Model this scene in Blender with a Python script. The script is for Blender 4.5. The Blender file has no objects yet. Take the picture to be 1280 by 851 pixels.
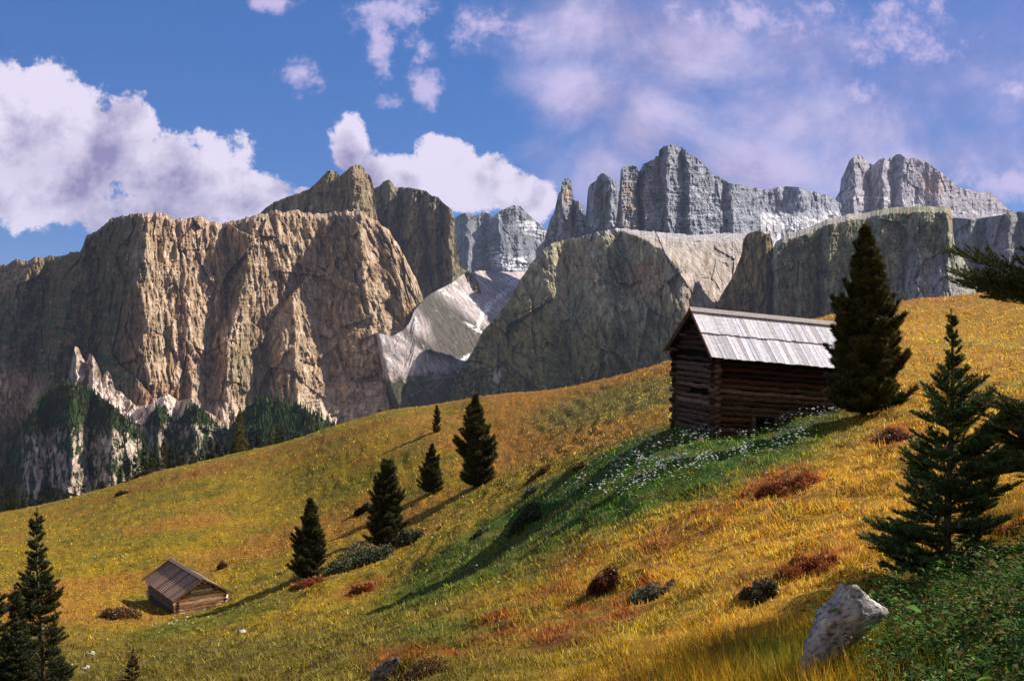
import bpy, math, random
import numpy as np
from mathutils import Vector, Matrix
random.seed(7); rng = np.random.default_rng(7)
F = 1229.0; CX, CY = 640.0, 425.5
SC = bpy.context.scene
COL = SC.collection
SUN = np.array([0.70, 0.345, 0.605]); SUN /= np.linalg.norm(SUN)

SKYTINT = (.40, .68, 1.08); SKYSTR = .080; SUNSTR = 5.0; EXPO = .62; NBL = 780000; BACKFILL = .36; HAZE = 2.7e-5; HAZECOL = (.58, .70, 1.0)

def at(px, py, Y): return np.array([Y*(px-CX)/F, Y, -Y*(py-CY)/F])

# ------------------------------------------------------------------ noise
def _h(ix, iy, s):
    n = (ix.astype(np.int64)*374761393 + iy.astype(np.int64)*668265263 + s*2147483647) & 0xFFFFFFFF
    n = ((n ^ (n >> 13))*1274126177) & 0xFFFFFFFF
    return ((n ^ (n >> 16)) & 0xFFFF)/65536.0*2*math.pi
def pn(x, y, s=0):
    x = np.asarray(x, float); y = np.asarray(y, float)
    x, y = np.broadcast_arrays(x, y)
    ix = np.floor(x); iy = np.floor(y); fx = x-ix; fy = y-iy
    ix = ix.astype(np.int64); iy = iy.astype(np.int64)
    u = fx*fx*fx*(fx*(fx*6-15)+10); v = fy*fy*fy*(fy*(fy*6-15)+10)
    def g(a, b, dx, dy):
        t = _h(a, b, s); return np.cos(t)*dx+np.sin(t)*dy
    a = g(ix, iy, fx, fy); b = g(ix+1, iy, fx-1, fy); c = g(ix, iy+1, fx, fy-1); d = g(ix+1, iy+1, fx-1, fy-1)
    return (a*(1-u)+b*u)*(1-v)+(c*(1-u)+d*u)*v*1.0
def fbm(x, y, o=4, s=0, g=0.5):
    r = 0; a = 1; f = 1; t = 0
    for i in range(o):
        r = r+a*pn(x*f, y*f, s+i*17); t += a; a *= g; f *= 2.03
    return r/t*1.6
def ridged(x, y, o=4, s=0, g=0.55):
    r = 0; a = 1; f = 1; t = 0
    for i in range(o):
        r = r+a*(1-2.2*np.abs(pn(x*f, y*f, s+i*13))); t += a; a *= g; f *= 2.07
    return r/t
def facet(x, y, s=0, tilt=1.):
    """broken rock: cells, each a plane tilted its own way, so that edges are sharp"""
    ix = np.floor(x).astype(np.int64); iy = np.floor(y).astype(np.int64); best = np.full(x.shape, 9.); out = np.zeros(x.shape)
    for dx in (-1, 0, 1):
        for dy in (-1, 0, 1):
            a = ix+dx; b = iy+dy; t1 = _h(a, b, s)/(2*math.pi); t2 = _h(a, b, s+71)/(2*math.pi); t3 = _h(a, b, s+131)/(2*math.pi); t4 = _h(a, b, s+191)/(2*math.pi)
            qx = x-(a+t1); qy = y-(b+t2); d = qx*qx+qy*qy; m = d < best; best = np.where(m, d, best)
            out = np.where(m, (t3-.5)*1.1+tilt*((t4-.35)*2*qx+(t3*7.13 % 1-.5)*1.4*qy), out)
    return out
def sstep(a, b, x):
    t = np.clip((np.asarray(x, float)-a)/(b-a), 0, 1); return t*t*(3-2*t)
def mixc(c, d, m): return c*(1-m[..., None])+np.asarray(d)*m[..., None]
def ell(px, py, x, y, rx, ry, rot=0, soft=.5):
    c, s = math.cos(math.radians(rot)), math.sin(math.radians(rot))
    a = ((px-x)*c+(py-y)*s)/rx; b = (-(px-x)*s+(py-y)*c)/ry
    return 1-sstep(1-soft, 1+soft, np.sqrt(a*a+b*b))

# ------------------------------------------------------------------ mesh + naming helpers
def tag(o, label=None, cat=None, group=None, kind=None):
    if label: o['label'] = label
    if cat: o['category'] = cat
    if group: o['group'] = group
    if kind: o['kind'] = kind
    return o
def empty(name, loc=(0, 0, 0), rz=0):
    o = bpy.data.objects.new(name, None); COL.objects.link(o)
    o.location = loc; o.rotation_euler = (0, 0, rz); o.empty_display_size = .3
    return o
def npmesh(name, verts, faces, mat, parent=None, cols=None, smooth=True):
    """verts (n,3); faces: int array (m,k) with k 3 or 4"""
    me = bpy.data.meshes.new(name)
    verts = np.asarray(verts, np.float32); faces = np.asarray(faces, np.int32)
    m, k = faces.shape
    me.vertices.add(len(verts)); me.vertices.foreach_set('co', verts.ravel())
    me.loops.add(m*k); me.loops.foreach_set('vertex_index', faces.ravel())
    me.polygons.add(m); me.polygons.foreach_set('loop_start', np.arange(0, m*k, k, dtype=np.int32))
    me.polygons.foreach_set('loop_total', np.full(m, k, np.int32))
    me.polygons.foreach_set('use_smooth', np.full(m, smooth, bool))
    me.update(calc_edges=True)
    if cols is not None:
        ca = me.color_attributes.new('Col', 'FLOAT_COLOR', 'POINT')
        c4 = np.ones((len(verts), 4), np.float32); c4[:, :3] = np.clip(cols, 0, 1)
        ca.data.foreach_set('color', c4.ravel())
    me.materials.append(mat)
    o = bpy.data.objects.new(name, me); COL.objects.link(o)
    if parent: o.parent = parent
    return o
class PB:
    """collects polygons of any size, then builds ONE mesh"""
    def __init__(s): s.v = []; s.f = []; s.c = []
    def add(s, vs, fs, col=(1, 1, 1)):
        b = len(s.v); s.v += [tuple(v) for v in vs]; s.f += [tuple(i+b for i in f) for f in fs]; s.c += [col]*len(vs)
    def box(s, p0, ax, ay, az, col=(1, 1, 1)):
        p0, ax, ay, az = map(np.array, (p0, ax, ay, az))
        vs = [p0+i*ax+j*ay+k*az for k in (0, 1) for j in (0, 1) for i in (0, 1)]
        s.add(vs, [(0, 2, 3, 1), (4, 5, 7, 6), (0, 1, 5, 4), (2, 6, 7, 3), (0, 4, 6, 2), (1, 3, 7, 5)], col)
    def tube(s, pts, rads, n=8, col=(1, 1, 1), jit=0):
        pts = [np.array(p, float) for p in pts]
        t0 = pts[-1]-pts[0]; t0 /= np.linalg.norm(t0)
        ref = np.array([0, 0, 1.]) if abs(t0[2]) < .9 else np.array([1., 0, 0])
        vs = []
        for i, p in enumerate(pts):
            t = pts[min(i+1, len(pts)-1)]-pts[max(i-1, 0)]; t /= np.linalg.norm(t)
            a = np.cross(t, ref); a /= np.linalg.norm(a); b = np.cross(t, a)
            for k in range(n):
                an = 2*math.pi*k/n; r = rads[i]*(1+random.uniform(-jit, jit))
                vs.append(p+(a*math.cos(an)+b*math.sin(an))*r)
        fs = [(i*n+k, i*n+(k+1) % n, (i+1)*n+(k+1) % n, (i+1)*n+k) for i in range(len(pts)-1) for k in range(n)]
        fs += [tuple(range(n-1, -1, -1)), tuple((len(pts)-1)*n+k for k in range(n))]
        s.add(vs, fs, col)
    def build(s, name, mat, parent=None, smooth=False):
        me = bpy.data.meshes.new(name); me.from_pydata(s.v, [], s.f); me.update()
        ca = me.color_attributes.new('Col', 'FLOAT_COLOR', 'POINT')
        c4 = np.ones((len(s.v), 4), np.float32); c4[:, :3] = np.array(s.c)
        ca.data.foreach_set('color', c4.ravel())
        me.materials.append(mat)
        if smooth: me.polygons.foreach_set('use_smooth', np.full(len(s.f), True))
        o = bpy.data.objects.new(name, me); COL.objects.link(o)
        if parent: o.parent = parent
        return o

# ------------------------------------------------------------------ materials
def newmat(name):
    m = bpy.data.materials.new(name); m.use_nodes = True
    nt = m.node_tree; b = nt.nodes['Principled BSDF']
    b.inputs['Roughness'].default_value = .9; b.inputs['Specular IOR Level'].default_value = .15
    return m, nt, b
def N(nt, t, **k):
    n = nt.nodes.new(t)
    for a, v in k.items(): setattr(n, a, v)
    return n
def vmat(name, nscale=(1, 1, 1), lo=.65, hi=1.35, bump=0, bdist=.1, detail=6, rough=.9, transl=0, spec=.1, contrast=1):
    """vertex colour modulated by procedural noise in object space"""
    m, nt, b = newmat(name); L = nt.links
    b.inputs['Roughness'].default_value = rough; b.inputs['Specular IOR Level'].default_value = spec
    at_ = N(nt, 'ShaderNodeVertexColor', layer_name='Col')
    tc = N(nt, 'ShaderNodeTexCoord'); mp = N(nt, 'ShaderNodeMapping'); mp.inputs['Scale'].default_value = nscale
    L.new(tc.outputs['Object'], mp.inputs[0])
    nz = N(nt, 'ShaderNodeTexNoise'); nz.inputs['Scale'].default_value = 1; nz.inputs['Detail'].default_value = detail
    nz.inputs['Roughness'].default_value = .62
    L.new(mp.outputs[0], nz.inputs['Vector'])
    mr = N(nt, 'ShaderNodeMapRange'); mr.inputs[1].default_value = .5-.2/contrast; mr.inputs[2].default_value = .5+.2/contrast
    mr.inputs[3].default_value = lo; mr.inputs[4].default_value = hi
    L.new(nz.outputs[0], mr.inputs[0])
    vm = N(nt, 'ShaderNodeVectorMath', operation='SCALE'); L.new(at_.outputs[0], vm.inputs[0]); L.new(mr.outputs[0], vm.inputs['Scale'])
    L.new(vm.outputs[0], b.inputs['Base Color'])
    if bump:
        bp = N(nt, 'ShaderNodeBump'); bp.inputs['Strength'].default_value = bump; bp.inputs['Distance'].default_value = bdist
        L.new(nz.outputs[0], bp.inputs['Height']); L.new(bp.outputs[0], b.inputs['Normal'])
    if transl:
        tr = N(nt, 'ShaderNodeBsdfTranslucent'); L.new(vm.outputs[0], tr.inputs[0])
        mx = N(nt, 'ShaderNodeMixShader'); mx.inputs[0].default_value = transl
        L.new(b.outputs[0], mx.inputs[1]); L.new(tr.outputs[0], mx.inputs[2])
        L.new(mx.outputs[0], nt.nodes['Material Output'].inputs[0])
    return m
M_rock = vmat('limestone', (.06, .06, .02), .42, 1.6, bump=1, bdist=11, detail=9)
M_rockfar = vmat('far limestone', (.035, .035, .011), .5, 1.5, bump=1, bdist=16, detail=9)
M_ground = vmat('meadow soil', (3, 3, 3), .5, 1.5, bump=.5, bdist=.06, detail=6)
M_grass = vmat('grass blades', (.6, .6, .6), .75, 1.25, transl=.45, rough=.7, detail=3)
M_leaf = vmat('leaves', (9, 9, 9), .8, 1.2, transl=.3, rough=.5, spec=.35, detail=2)
M_needle = vmat('conifer needles', (4, 4, 4), .7, 1.3, transl=.12, rough=.6, spec=.2, detail=2)
M_bark = vmat('bark', (14, 14, 4), .5, 1.4, bump=.6, bdist=.03, detail=5)
M_log = vmat('weathered logs', (5, 5, 24), .3, 1.9, bump=.8, bdist=.03, detail=7)
M_board = vmat('roof boards', (9, 9, 9), .7, 1.2, bump=.3, bdist=.01, detail=5, rough=.75, spec=.3)
M_stone = vmat('pale rock', (11, 11, 7), .3, 1.6, bump=1, bdist=.05, detail=9)
M_cover = vmat('ground cover leaves', (9, 9, 9), .75, 1.25, transl=.3, rough=.75, spec=.12, detail=2)
M_petal = vmat('petals', (5, 5, 5), .9, 1.1, transl=.3, rough=.6)
M_forest = vmat('forest foliage', (.08, .08, .08), .6, 1.4, transl=.1, detail=4)

# ------------------------------------------------------------------ meadow height function
CTRL = [  # px, py, distance: where the turf lies
 (1280,851,4.6),(1150,851,5.0),(1000,851,5.6),(820,851,7.2),(640,851,9.5),(480,851,13.5),(300,851,21),(150,851,26),(0,851,31),
 (1280,740,6.6),(1190,725,9.0),(1050,800,6.8),(1050,720,9.6),(1280,640,11),(1150,620,15),(1280,540,20),(1200,500,30),(1280,440,42),(1150,440,45),
 (950,700,13),(950,620,21),(800,700,19),(800,780,12),(640,780,15),(640,700,28),(480,780,24),(340,780,36),(500,730,41),
 (222,768,54.5),(280,750,57.5),(180,745,61),(120,780,46),(0,780,44),(387,725,52),(440,715,50),(483,682,60),(560,680,44),(650,650,42),(540,616,72),(595,608,68),(546,540,96),
 (897,548,34.5),(845,535,37.5),(960,532,35.5),(1040,508,36.5),(1080,520,33),(1130,480,37),(800,600,29),(740,560,52),(820,520,50),(700,600,45),
 (1150,376,78),(1280,361,74),(1035,397,74),(1200,410,58),(940,425,80),(830,455,92),(760,474,104),(700,487,112),(640,493,118),(600,497,122),(500,512,128),(400,540,132),(300,567,137),(200,590,142),(100,620,148),(0,642,153),(-120,670,160),
 (1400,345,70),(1550,330,65),(700,520,85),(640,560,80),(450,560,102),(460,620,80),(300,640,90),(200,680,76),(200,630,104),(60,700,76),(0,690,90),(-120,740,60),(100,655,105),(350,600,105),(560,520,112),
 (-250,790,40),(-250,700,90)]
def _pts():
    P = []
    for px, py, Y in CTRL: P.append(at(px, py, Y))
    # the far side of the crest
    sky = [(1550,330,65),(1400,345,70),(1280,361,74),(1150,376,78),(1035,397,74),(940,425,80),(830,455,92),(760,474,104),(700,487,112),(640,493,118),(600,497,122),(500,512,128),(400,540,132),(300,567,137),(200,590,142),(100,620,148),(0,642,153),(-120,670,160)]
    for px, py, Y in sky:
        P.append(at(px, py+9, Y*1.22)); P.append(at(px, py+60, Y*1.7)); P.append(at(px, py+150, Y*2.5))
    # around and behind the camera
    for x, y, z in [(0,0,-1.62),(.8,2.2,-1.62),(-1,2,-2.0),(1.5,0,-1.2),(-2,0,-2.2),(0,-3,-1.5),(6,-2,.2),(-8,-2,-4.6),(20,-10,5),(-25,-8,-12),(0,-25,-1),(40,20,9),(60,-30,20),(-60,-30,-28),(-60,20,-27),(-6,8,-4.8),(-14,12,-8.2)]:
        P.append(np.array([x, y, z], float))
    return np.array(P)
def _warp(x, y):
    r = np.sqrt(x*x+y*y)+1e-6; w = np.arcsinh(r/6)/r
    return x*w, y*w, np.sqrt(36+r*r)
_P = _pts(); _wx, _wy, _wr = _warp(_P[:, 0], _P[:, 1]); _g = _P[:, 2]/_wr
def _k(d2): return np.where(d2 > 0, .5*d2*np.log(d2+1e-12), 0)
_n = len(_P); _A = np.zeros((_n+3, _n+3))
_A[:_n, :_n] = _k((_wx[:, None]-_wx)**2+(_wy[:, None]-_wy)**2)+np.eye(_n)*2e-4
_A[:_n, _n] = 1; _A[:_n, _n+1] = _wx; _A[:_n, _n+2] = _wy; _A[_n:, :_n] = _A[:_n, _n:].T
_w = np.linalg.solve(_A, np.concatenate([_g, [0, 0, 0]]))
def hbase(x, y):
    x = np.atleast_1d(np.asarray(x, float)); y = np.atleast_1d(np.asarray(y, float)); sh = x.shape; x = x.ravel(); y = y.ravel()
    out = np.empty(len(x))
    for i in range(0, len(x), 40000):
        a, b, r = _warp(x[i:i+40000], y[i:i+40000])
        out[i:i+40000] = (_k((a[:, None]-_wx)**2+(b[:, None]-_wy)**2)@_w[:_n]+_w[_n]+_w[_n+1]*a+_w[_n+2]*b)*r
    rr = np.sqrt(x*x+y*y)
    out -= np.clip(rr-210, 0, None)*.35
    return np.maximum(out, -430).reshape(sh)
MOUNDS = []   # x,y,radius,height
def h(x, y):
    z = hbase(x, y); H0 = z.copy(); r = np.sqrt(np.asarray(x)**2+np.asarray(y)**2)
    amp = sstep(3, 14, r)
    z = z+amp*(.22*fbm(np.asarray(x)/5.5, np.asarray(y)/4.2, 3, 5)+.17*np.maximum(0, fbm(np.asarray(x)/1.9, np.asarray(y)/1.5, 2, 9)))
    z = z+sstep(1, 7, r)*(.06*fbm(np.asarray(x)/.5, np.asarray(y)/.45, 2, 31)+.11*ridged(np.asarray(x)/1.1, np.asarray(y)/1.5, 2, 37))
    for mx, my, mr, mh in MOUNDS:
        d2 = ((np.asarray(x)-mx)**2+(np.asarray(y)-my)**2)/(mr*mr); z = z+mh*np.exp(-d2*1.6)
    z = z+.05*sstep(12, 25, r)*np.sin(2*math.pi*(H0/.62+.9*fbm(np.asarray(x)/8, np.asarray(y)/8, 2, 201)))*sstep(-.1, .35, fbm(np.asarray(x)/13, np.asarray(y)/13, 2, 207))
    return z
def gp(px, py, ymin=3.0, ymax=170):
    """first meeting of a sight line with the turf"""
    Y = np.geomspace(ymin, ymax, 900); x = Y*(px-CX)/F; z = -Y*(py-CY)/F
    d = z-h(x, Y); k = np.where(d < 0)[0]
    if len(k) == 0: i = int(np.argmin(d))
    else: i = int(k[0])
    return np.array([x[i], Y[i], h(x[i:i+1], Y[i:i+1])[0]])
for px, py, rpx, hh in [(655,660,34,.55),(716,590,14,.35),(640,612,18,.3),(525,836,48,.38),(985,605,40,.25),(1000,712,52,.2),(790,735,45,.35),(945,745,30,.22),(1120,548,24,.25),(440,705,34,.3),(150,770,22,.35),(400,738,26,.25)]:
    p = gp(px, py); MOUNDS.append((p[0], p[1], rpx*p[1]/F*1.15, hh*min(1.4, p[1]/22)))

# meadow colour, by place
def meadow_col(x, y, z):
    Y = np.maximum(y, .5); px = CX+x/Y*F; py = CY-z/Y*F
    r = np.sqrt(x*x+y*y)
    n1 = fbm(x/6, y/6, 4, 3); n2 = fbm(x/1.3, y/1.3, 3, 8); n3 = fbm(x/16, y/16, 3, 21); n4 = fbm(x/.5, y/.5, 2, 77)
    c = np.zeros(x.shape+(3,)); c[:] = (.47, .30, .017)                      # yellow green
    c = mixc(c, (.25, .225, .018), sstep(-.1, .35, n1)*.7)
    c = mixc(c, (.10, .12, .014), sstep(.12, .4, n2+.4*n4)*.55)
    c = mixc(c, (.50, .24, .03), sstep(.0, .4, n3+.25*n2))
    right = sstep(650, 1000, px+.5*(py-600))
    c = mixc(c, (.68, .33, .025), right*.85)
    c = mixc(c, (.50, .37, .03), right*sstep(.1, .4, n1)*.6)
    # crest strip and far right slope, dried orange
    c = mixc(c, (.50, .20, .03), sstep(60, 78, y)*sstep(560, 640, px)*.8)
    c = mixc(c, (.55, .25, .035), ell(px, py, 740, 545, 170, 16, -14)*.9)
    c = mixc(c, (.30, .24, .04), ell(px, py, 760, 505, 110, 22, -14)*.9)
    c = mixc(c, (.46, .22, .03), ell(px, py, 160, 730, 90, 14, -14)*.6+ell(px, py, 330, 680, 110, 12, -24)*.6)
    c = mixc(c, (.40, .16, .03), ell(px, py, 320, 572, 300, 5, -15)*.6)
    # bottom left darker olive
    c = mixc(c, (.17, .14, .02), sstep(760, 830, py+.03*px+25*n1)*(1-right)*.75)
    # lush green grass below the hut; its shadow band is painted in too
    g = ell(px, py, 900, 570, 190, 44, -16)+ell(px, py, 730, 628, 200, 44, -30)+ell(px, py, 560, 710, 110, 25, -32)*.8
    g += ell(px, py, 640, 690, 120, 13, -28)*.6+ell(px, py, 260, 775, 110, 12, -14)*.7+ell(px, py, 470, 590, 80, 10, -28)*.4
    c = mixc(c, (.060, .145, .010), np.clip(g, 0, 1)*sstep(-.6, .1, n2+.3)*np.where(py > 660, .85, 1))
    c = mixc(c, (.05, .09, .012), ell(px, py, 1240, 800, 180, 100)*.9)
    c = mixc(c, (.10, .19, .02), ell(px, py, 555, 790, 60, 18)*.5+ell(px, py, 980, 830, 70, 25)*.6)
    c = mixc(c, (.16, .10, .018), sstep(.0, .3, fbm(x/2.3, y/2.0, 3, 15))*.5*sstep(60, 20, y))
    # rusty heath
    rr = ell(px, py, 690, 772, 120, 34, -10)+ell(px, py, 760, 725, 60, 45)+ell(px, py, 985, 605, 50, 22, -15)+ell(px, py, 1010, 705, 85, 22, -20)+ell(px, py, 1130, 545, 40, 18)+ell(px, py, 450, 735, 30, 10, -20)+ell(px, py, 385, 725, 22, 10)+ell(px, py, 880, 650, 130, 20, -24)*.7+ell(px, py, 530, 830, 70, 22)
    c = mixc(c, (.36, .085, .018), np.clip(rr, 0, 1)*sstep(-.3, .3, n2+.3*n4)*.85)
    c = mixc(c, (.09, .05, .02), sstep(.25, .5, n4)*.35)
    return c*(1+.25*n4)[..., None]
th = np.concatenate([np.radians(np.arange(-40, 40, .095)), np.radians(np.arange(40, 320, 2.2))])
rad = np.geomspace(.4, 900, 540)
TH, RR = np.meshgrid(th, rad); GX = RR*np.sin(TH); GY = RR*np.cos(TH); GZ = h(GX, GY)
nr, nth = GX.shape
def grid_faces(nr, nc, wrap=False):
    i = np.arange(nr-1)[:, None]; j = np.arange(nc if wrap else nc-1)[None, :]; jn = (j+1) % nc
    return np.stack([i*nc+j, i*nc+jn, (i+1)*nc+jn, (i+1)*nc+j], -1).reshape(-1, 4)
gv = np.stack([GX, GY, GZ], -1).reshape(-1, 3); gc = meadow_col(GX, GY, GZ)
soil = gc.reshape(-1, 3)*.5+np.array([.012, .008, .003])
fc = grid_faces(nr, nth, True)[:, ::-1]
gv = np.vstack([gv, [[0, 0, h(0., 0.)[0]]]]); soil = np.vstack([soil, soil[:1]])
o = npmesh('meadow', gv, fc, M_ground, cols=soil); tag(o, kind='structure')

# ------------------------------------------------------------------ grass blades (nobody could count them)
def tri_blades(P, H, W, C, lean=.35, wind=(-.25, .1)):
    n = len(P); a = rng.uniform(0, 2*math.pi, n)
    side = np.stack([np.cos(a), np.sin(a), np.zeros(n)], 1)*W[:, None]*.5
    d = np.stack([rng.normal(wind[0], lean, n), rng.normal(wind[1], lean, n), np.ones(n)], 1); d /= np.linalg.norm(d, axis=1)[:, None]
    tip = P+d*H[:, None]
    V = np.stack([P-side, P+side, tip], 1).reshape(-1, 3); Fc = np.arange(n*3).reshape(-1, 3)
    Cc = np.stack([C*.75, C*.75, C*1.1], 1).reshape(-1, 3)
    return V, Fc, Cc
def scatter(n, pxr=(-300, 1670), pyr=(340, 1300), ymax=165, dens=None):
    nf = int(np.sum(th < math.radians(39.9)))
    A = np.stack([GX, GY, GZ], -1)[:, :nf]
    px = CX+A[..., 0]/A[..., 1]*F; py = CY-A[..., 2]/A[..., 1]*F
    p00, p01, p10, p11 = [(px[a, b], py[a, b]) for a, b in ((slice(0, -1), slice(0, -1)), (slice(0, -1), slice(1, None)), (slice(1, None), slice(0, -1)), (slice(1, None), slice(1, None)))]
    area = .5*((p11[0]-p00[0])*(p10[1]-p01[1])-(p10[0]-p01[0])*(p11[1]-p00[1]))
    area = np.abs(area); Yc = A[:-1, :-1, 1]
    wgt = np.clip(area, .15, None)*((p00[0] > pxr[0])&(p00[0] < pxr[1])&(p00[1] > pyr[0])&(p00[1] < pyr[1])&(Yc < ymax)&(Yc > 1.0))
    if dens is not None: wgt = wgt*dens(p00[0], p00[1], A[:-1, :-1, 0], Yc)
    w = wgt.ravel(); cum = np.cumsum(w); k = np.searchsorted(cum, rng.uniform(0, cum[-1], n))
    i, j = np.unravel_index(np.minimum(k, w.size-1), wgt.shape); a = rng.uniform(0, 1, n); b = rng.uniform(0, 1, n)
    r = rad[i]*(1-a)+rad[i+1]*a; t = th[j]*(1-b)+th[j+1]*b
    P = (A[i, j]*((1-a)*(1-b))[:, None]+A[i, j+1]*((1-a)*b)[:, None]+A[i+1, j]*(a*(1-b))[:, None]+A[i+1, j+1]*(a*b)[:, None])
    return P
def hutmask(P):
    m = np.ones(len(P), bool)
    return m
NB = NBL
P = scatter(NB); Yd = P[:, 1]
C = meadow_col(P[:, 0], P[:, 1], P[:, 2])
C = C*(1.12+.22*sstep(600, 1000, CX+P[:, 0]/P[:, 1]*F))[:, None]*rng.lognormal(0, .62, (NB, 1))*rng.uniform(.85, 1.15, (NB, 3))
pale = rng.random(NB) < .16; C[pale] = C[pale]*.5+np.array([.62, .5, .22])*.6
clump = .42+1.1*np.clip(.5+1.3*fbm(P[:, 0]/.7, P[:, 1]/.7, 2, 55), 0, 1)**1.3
H = rng.uniform(.04, .17, NB)*clump*(.62+.38*sstep(6, 25, Yd)+.2*sstep(30, 70, Yd)); W = np.maximum(.0055, Yd*.00105)*rng.uniform(.7, 1.5, NB)
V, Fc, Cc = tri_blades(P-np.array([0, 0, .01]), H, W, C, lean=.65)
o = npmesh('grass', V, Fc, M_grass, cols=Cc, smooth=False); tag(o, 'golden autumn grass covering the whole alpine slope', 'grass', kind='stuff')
# tall sedge near the camera
def dtall(px, py, x, y): return np.clip(ell(px, py, 1010, 840, 150, 50)+ell(px, py, 900, 850, 160, 45)*.6+ell(px, py, 1240, 650, 90, 45)*.8, 0, 1)+1e-4
n = 14000; P = scatter(n, ymax=14, dens=dtall); C = meadow_col(P[:, 0], P[:, 1], P[:, 2])*rng.lognormal(.1, .4, (n, 1))
gsel = rng.random(n) < .3; C[gsel] = np.array([.09, .17, .02])*rng.uniform(.6, 1.4, (gsel.sum(), 1))
V, Fc, Cc = tri_blades(P, rng.uniform(.08, .24, n), rng.uniform(.0025, .005, n), C, lean=.4, wind=(-.2, 0))
o = npmesh('tall_grass', V, Fc, M_grass, cols=Cc, smooth=False); tag(o, 'long thin straw coloured grass blades around the foreground rock', 'tall grass', kind='stuff')

# white umbels
def dfl(px, py, x, y):
    Y_ = y
    d = ell(px, py, 800, 590, 85, 26, -22)+ell(px, py, 940, 560, 90, 22, -14)*.9+ell(px, py, 1010, 530, 50, 20, -16)*1.2+ell(px, py, 870, 575, 110, 35, -16)*.5
    d += ell(px, py, 300, 745, 50, 9, -10)*.35+ell(px, py, 590, 590, 100, 30)*.06+ell(px, py, 220, 790, 60, 8)*.2+.004*(Y_ > 20)
    return d*(.06+np.clip(.3+3.2*fbm(x/1.1, y/1.1, 3, 91), 0, 3)**1.4)
n = 1500; P = scatter(n, ymax=130, dens=dfl)
V = []; Fc = []; Cc = []
sv = []; 
for k in range(n):
    p = P[k]; d = p[1]; hh = random.uniform(.12, .4); R = random.uniform(.016, .06)*max(.5, min(1.3, d/34)); nn = 7
    c = p+np.array([random.uniform(-.05, .05), random.uniform(-.05, .05), hh]); tl = np.array([random.gauss(0, .3), random.gauss(-.25, .3), 1]); tl /= np.linalg.norm(tl)
    a = np.cross(tl, [1, 0, 0]); a /= np.linalg.norm(a); b = np.cross(tl, a); base = len(V)
    V.append(c+tl*R*.25); Cc.append((.85, .85, .8))
    for q in range(nn*2):
        rr = R*(1 if q % 2 == 0 else .55)*random.uniform(.8, 1.15); an = math.pi*q/nn
        V.append(c+(a*math.cos(an)+b*math.sin(an))*rr); Cc.append((.78, .78, .72))
    for q in range(nn*2): Fc.append((base, base+1+q, base+1+(q+1) % (nn*2)))
    w = .004+d*.00012; base = len(V); V += [p+np.array([-w, 0, 0]), p+np.array([w, 0, 0]), c]; Cc += [(.08, .16, .03)]*3; Fc.append((base, base+1, base+2))
o = npmesh('wildflowers', np.array(V), Fc, M_petal, cols=np.array(Cc), smooth=False); tag(o, 'small white umbel flowers sprinkled through the green grass below the hut', 'wildflowers', kind='stuff')

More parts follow.
